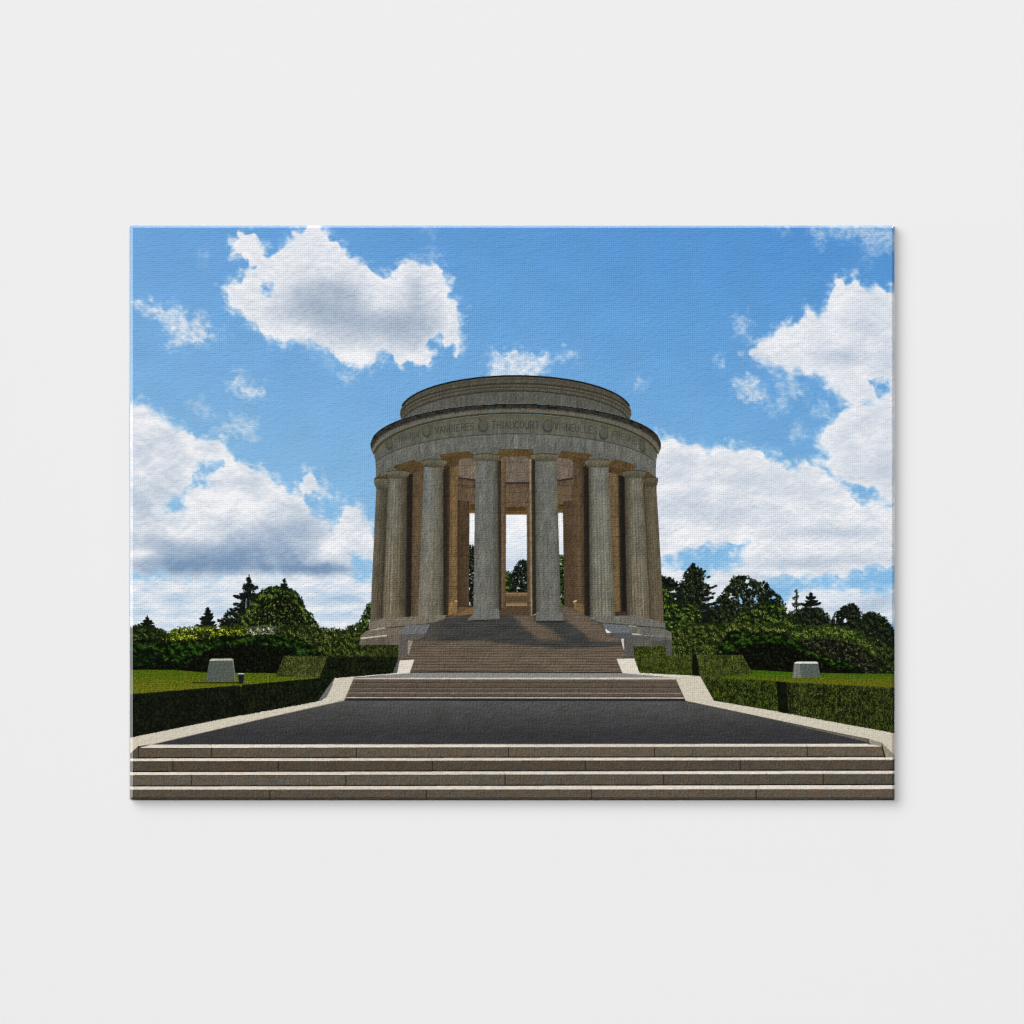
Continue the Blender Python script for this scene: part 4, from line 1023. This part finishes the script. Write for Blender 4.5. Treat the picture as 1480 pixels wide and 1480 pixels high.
# a little dye tint from thread to thread
img *= 1 + (np.where(np.isin(own, skyid), .008, .03) * noise(X / 3.1, Y / 2.7, 404))[..., None] * C(1, -.2, -1)
bl = img.copy()  # ink spreads a little into the weave
bl[1:-1, 1:-1] = img[1:-1, 1:-1] * .84 + .04 * (img[:-2, 1:-1] + img[2:, 1:-1] + img[1:-1, :-2] + img[1:-1, 2:])
img = np.clip(bl, 3, 252)

# ==== BLENDER ==================================================================================
import bpy

CELL = 1.2 / W                    # a 1.2 m x 0.9 m print
DEPTH, RND = 0.022, 4.0           # depth of the stretched canvas; width of its pressed folds in cells
CZ = 1.5                          # height of its middle above the floor
GAIN = 1.069                      # brightness of a white surface under the scene's lamps


def lin(c):
    c = np.asarray(c, np.float32) / 255.0
    return np.where(c <= 0.04045, c / 12.92, ((c + 0.055) / 1.055) ** 2.4)


sc = bpy.context.scene
col0 = sc.collection


def link(o, parent=None, label=None, cat=None, kind=None):
    col0.objects.link(o)
    if parent is not None:
        o.parent = parent
    if label:
        o['label'] = label
    if cat:
        o['category'] = cat
    if kind:
        o['kind'] = kind
    return o


# ---- materials
def canvas_material():
    m = bpy.data.materials.new('printed_canvas')
    m.use_nodes = True
    n, l = m.node_tree.nodes, m.node_tree.links
    b = n['Principled BSDF']
    at = n.new('ShaderNodeAttribute'); at.attribute_name = 'ink'
    tc = n.new('ShaderNodeTexCoord')
    def wave(axis, per, ph):
        w = n.new('ShaderNodeTexWave'); w.wave_type = 'BANDS'; w.bands_direction = axis; w.wave_profile = 'SIN'
        w.inputs['Scale'].default_value = 2 * math.pi / (20 * per * CELL)
        w.inputs['Distortion'].default_value = 2.2
        w.inputs['Detail'].default_value = 2.0
        w.inputs['Detail Scale'].default_value = 1.3
        w.inputs['Phase Offset'].default_value = ph
        l.new(tc.outputs['Object'], w.inputs['Vector'])
        return w
    wx, wz = wave('X', 3.0, 0), wave('Z', 2.9, 1)
    def math_(op, a, c, v=None):
        k = n.new('ShaderNodeMath'); k.operation = op
        for i, q in enumerate((a, c)):
            if isinstance(q, float):
                k.inputs[i].default_value = q
            else:
                l.new(q, k.inputs[i])
        return k.outputs[0]
    weave = math_('ADD', wx.outputs['Fac'], wz.outputs['Fac'])
    mp = n.new('ShaderNodeMapping'); mp.inputs['Rotation'].default_value = (0, math.radians(40), 0)
    mp.inputs['Scale'].default_value = (0.55, 1, 1.0)
    l.new(tc.outputs['Object'], mp.inputs['Vector'])
    slub = n.new('ShaderNodeTexNoise'); slub.inputs['Scale'].default_value = 1 / (4.6 * CELL); slub.inputs['Detail'].default_value = 2.5
    slub.inputs['Roughness'].default_value = .6
    l.new(mp.outputs['Vector'], slub.inputs['Vector'])
    h = math_('ADD', math_('MULTIPLY', weave, 0.13), math_('MULTIPLY', slub.outputs['Fac'], SLUB))
    bp = n.new('ShaderNodeBump'); bp.inputs['Strength'].default_value = 1.0; bp.inputs['Distance'].default_value = BUMP
    l.new(h, bp.inputs['Height'])
    l.new(bp.outputs['Normal'], b.inputs['Normal'])
    # ink slightly darker in the hollows of the weave
    thr = n.new('ShaderNodeMapRange'); thr.inputs['From Min'].default_value = 0; thr.inputs['From Max'].default_value = 2
    thr.inputs['To Min'].default_value = 0.96; thr.inputs['To Max'].default_value = 1.04
    l.new(weave, thr.inputs['Value'])
    mul = n.new('ShaderNodeVectorMath'); mul.operation = 'SCALE'
    l.new(at.outputs['Vector'], mul.inputs[0]); l.new(thr.outputs['Result'], mul.inputs['Scale'])
    l.new(mul.outputs['Vector'], b.inputs['Base Color'])
    b.inputs['Roughness'].default_value = .8
    b.inputs['Specular IOR Level'].default_value = SPEC
    l.new(at.outputs['Alpha'], b.inputs['Coat Weight'])
    b.inputs['Coat Roughness'].default_value = .10
    return m


SLUB, BUMP, SPEC = 1.25, 0.0013, 0.0
CANVAS = canvas_material()

# ---- the printed sheet: one piece of it for every pictured thing
iy, ix = np.mgrid[0:H + 1, 0:W + 1].astype(np.float32)
sl_ = math.tan(math.radians(40))
fold = np.maximum.reduce([RND - np.minimum(ix, W - ix), 0.75 * RND - np.minimum(iy, H - iy), 0 * ix]) * CELL * sl_
VX = (ix - W / 2) * CELL
VZ = (H / 2 - iy) * CELL
VY = -DEPTH + fold
GRID = np.stack([VX, VY, VZ], -1).reshape(-1, 3).astype(np.float32)
INK = lin(img) / GAIN
# gloss added on the folds alone, to catch the rim lamps as pale edges
cy_, cx_ = np.mgrid[0:H, 0:W] + 0.5
FOLDED = ((np.minimum(cx_, W - cx_) < RND) | (np.minimum(cy_, H - cy_) < 0.75 * RND)).astype(np.float32)


def quads_mesh(name, verts, quads, ink, gloss=0.0):
    me = bpy.data.meshes.new(name)
    nq = len(quads)
    me.vertices.add(len(verts)); me.vertices.foreach_set('co', np.ascontiguousarray(verts, np.float32).ravel())
    me.loops.add(nq * 4); me.loops.foreach_set('vertex_index', np.ascontiguousarray(quads, np.int32).ravel())
    me.polygons.add(nq); me.polygons.foreach_set('loop_start', np.arange(0, nq * 4, 4, dtype=np.int32))
    me.update(calc_edges=True)
    me.polygons.foreach_set('use_smooth', np.zeros(nq, bool))
    a = me.attributes.new('ink', 'FLOAT_COLOR', 'CORNER')
    rgba = np.concatenate([ink, np.zeros((nq, 1), np.float32) + gloss], 1).astype(np.float32)
    a.data.foreach_set('color', np.repeat(rgba, 4, axis=0).ravel())
    me.materials.append(CANVAS)
    return me


root = bpy.data.objects.new('canvas_print', None)
root.location = (0, 0, CZ)
root.empty_display_size = .1
link(root, None, 'stretched canvas print of a round columned stone memorial under a blue cloudy sky', 'canvas print')
flat = own.ravel()
objs = {}
for pid, (name, par, label) in enumerate(PARTS):
    sel = np.nonzero(flat == pid)[0]
    kids = any(p_[1] == pid for p_ in PARTS)
    if not len(sel) and not kids:
        continue
    if len(sel):
        i_, j_ = sel // W, sel % W
        v0 = i_ * (W + 1) + j_
        q_ = np.stack([v0, v0 + W + 1, v0 + W + 2, v0 + 1], 1)
        used, inv = np.unique(q_, return_inverse=True)
        me = quads_mesh(name, GRID[used], inv.reshape(-1, 4), INK[i_, j_], FOLDED[i_, j_][:, None])
        o = bpy.data.objects.new(name, me)
    else:
        o = bpy.data.objects.new(name, None)
        o.empty_display_size = .05
    objs[pid] = link(o, root if par is None else objs[par], label)

# plain charcoal sides of the stretched canvas
DARK = np.full((max(W, H) + 1, NB_ := 16, 3), 0.045, np.float32)
NB = 16
yy_ = np.linspace(-DEPTH + RND * CELL * sl_, -0.0008, NB + 1)
yt_ = np.linspace(-DEPTH + .75 * RND * CELL * sl_, -0.0008, NB + 1)


def side(px, pz, inks, flip, yv):
    n = len(px) - 1
    V = np.zeros((NB + 1, n + 1, 3), np.float32)
    V[..., 0] = px[None]; V[..., 2] = pz[None]; V[..., 1] = yv[:, None]
    v0 = (np.arange(NB)[:, None] * (n + 1) + np.arange(n)[None]).ravel()
    q_ = np.stack([v0, v0 + 1, v0 + n + 2, v0 + n + 1], 1)
    if flip:
        q_ = q_[:, ::-1]
    me = quads_mesh('canvas_edge', V.reshape(-1, 3), q_, inks.reshape(-1, 3))
    link(bpy.data.objects.new('canvas_edge', me), root)


hx = (np.arange(W + 1) - W / 2) * CELL
hz = (H / 2 - np.arange(H + 1)) * CELL
side(hx, np.full(W + 1, hz[0]), DARK[:W], True, yt_)
side(hx, np.full(W + 1, hz[-1]), DARK[:W], False, yt_)
side(np.full(H + 1, hx[0]), hz, DARK[:H], False, yy_)
side(np.full(H + 1, hx[-1]), hz, DARK[:H], True, yy_)

# ---- the wall it hangs on
wm = bpy.data.materials.new('pale_wall_paint')
wm.use_nodes = True
wn, wl = wm.node_tree.nodes, wm.node_tree.links
wb = wn['Principled BSDF']
wb.inputs['Roughness'].default_value = .9
wb.inputs['Specular IOR Level'].default_value = 0.0
nz = wn.new('ShaderNodeTexNoise'); nz.inputs['Scale'].default_value = 180; nz.inputs['Detail'].default_value = 2
tcw = wn.new('ShaderNodeTexCoord'); wl.new(tcw.outputs['Object'], nz.inputs['Vector'])
rp_ = wn.new('ShaderNodeMapRange'); rp_.inputs['To Min'].default_value = .797; rp_.inputs['To Max'].default_value = .803
wl.new(nz.outputs['Fac'], rp_.inputs['Value'])
cmb = wn.new('ShaderNodeCombineColor')
for k_ in range(3):
    wl.new(rp_.outputs['Result'], cmb.inputs[k_])
wl.new(cmb.outputs['Color'], wb.inputs['Base Color'])
me = bpy.data.meshes.new('wall')
X1, Z0, Z1, T = 3.0, 0.0, 3.2, .12
vs = [(-X1, 0, Z0), (X1, 0, Z0), (X1, 0, Z1), (-X1, 0, Z1), (-X1, T, Z0), (X1, T, Z0), (X1, T, Z1), (-X1, T, Z1)]
me.from_pydata(vs, [], [(0, 1, 2, 3), (5, 4, 7, 6), (4, 0, 3, 7), (1, 5, 6, 2), (3, 2, 6, 7), (4, 5, 1, 0)])
me.materials.append(wm)
link(bpy.data.objects.new('wall', me), None, 'plain pale grey wall behind the canvas print', 'wall', 'structure')

# ---- light: a broad soft lamp high to one side, added frontal fill and rims
from mathutils import Vector


def lamp(name, d, dist, size, power, color=(1, 1, 1)):
    ld = bpy.data.lights.new(name, 'AREA')
    ld.shape = 'DISK'; ld.size = size; ld.energy = power; ld.color = color
    o = bpy.data.objects.new(name, ld)
    d = Vector(d).normalized()
    o.location = Vector((0, 0, CZ)) + d * dist
    o.rotation_euler = d.to_track_quat('Z', 'Y').to_euler()
    col0.objects.link(o)


lamp('key_light', (-.62, -1, .62), 90, 86, 73900)  # soft key lamp that throws the shadow; no window is modelled
lamp('fill_light', (.06, -1, .10), 14, 1.4, 866)  # frontal fill lamp, added to lift the cast shadow
lamp('rim_light', (-.992, -.129, 0), 20, 3.6, 150)  # added lamp, reflected in the left fold as a pale strip
lamp('rim_light', (0, -.14, .99), 20, 3.6, 190)  # added lamp, reflected in the top fold as a pale strip
w = bpy.data.worlds.new('World'); sc.world = w; w.use_nodes = True
w.node_tree.nodes['Background'].inputs['Color'].default_value = (1, 1, 1, 1)
w.node_tree.nodes['Background'].inputs['Strength'].default_value = 0.04

# ---- camera
cd = bpy.data.cameras.new('camera')
cd.lens = 300; cd.sensor_width = 36; cd.clip_start = .05; cd.clip_end = 200
cam = bpy.data.objects.new('camera', cd)
dist = 1480 * CELL * 300 / 36
cam.location = (-.5 * CELL, -DEPTH - dist, CZ + .5 * CELL)
cam.rotation_euler = (math.pi / 2, 0, 0)
col0.objects.link(cam)
sc.camera = cam
sc.render.engine = 'CYCLES'
sc.cycles.use_denoising = True
sc.cycles.max_bounces = 4
sc.cycles.filter_width = 1.0
sc.view_settings.view_transform = 'Standard'
sc.view_settings.look = 'None'
sc.view_settings.exposure = 0
sc.view_settings.gamma = 1
sc.view_settings.use_curve_mapping = False
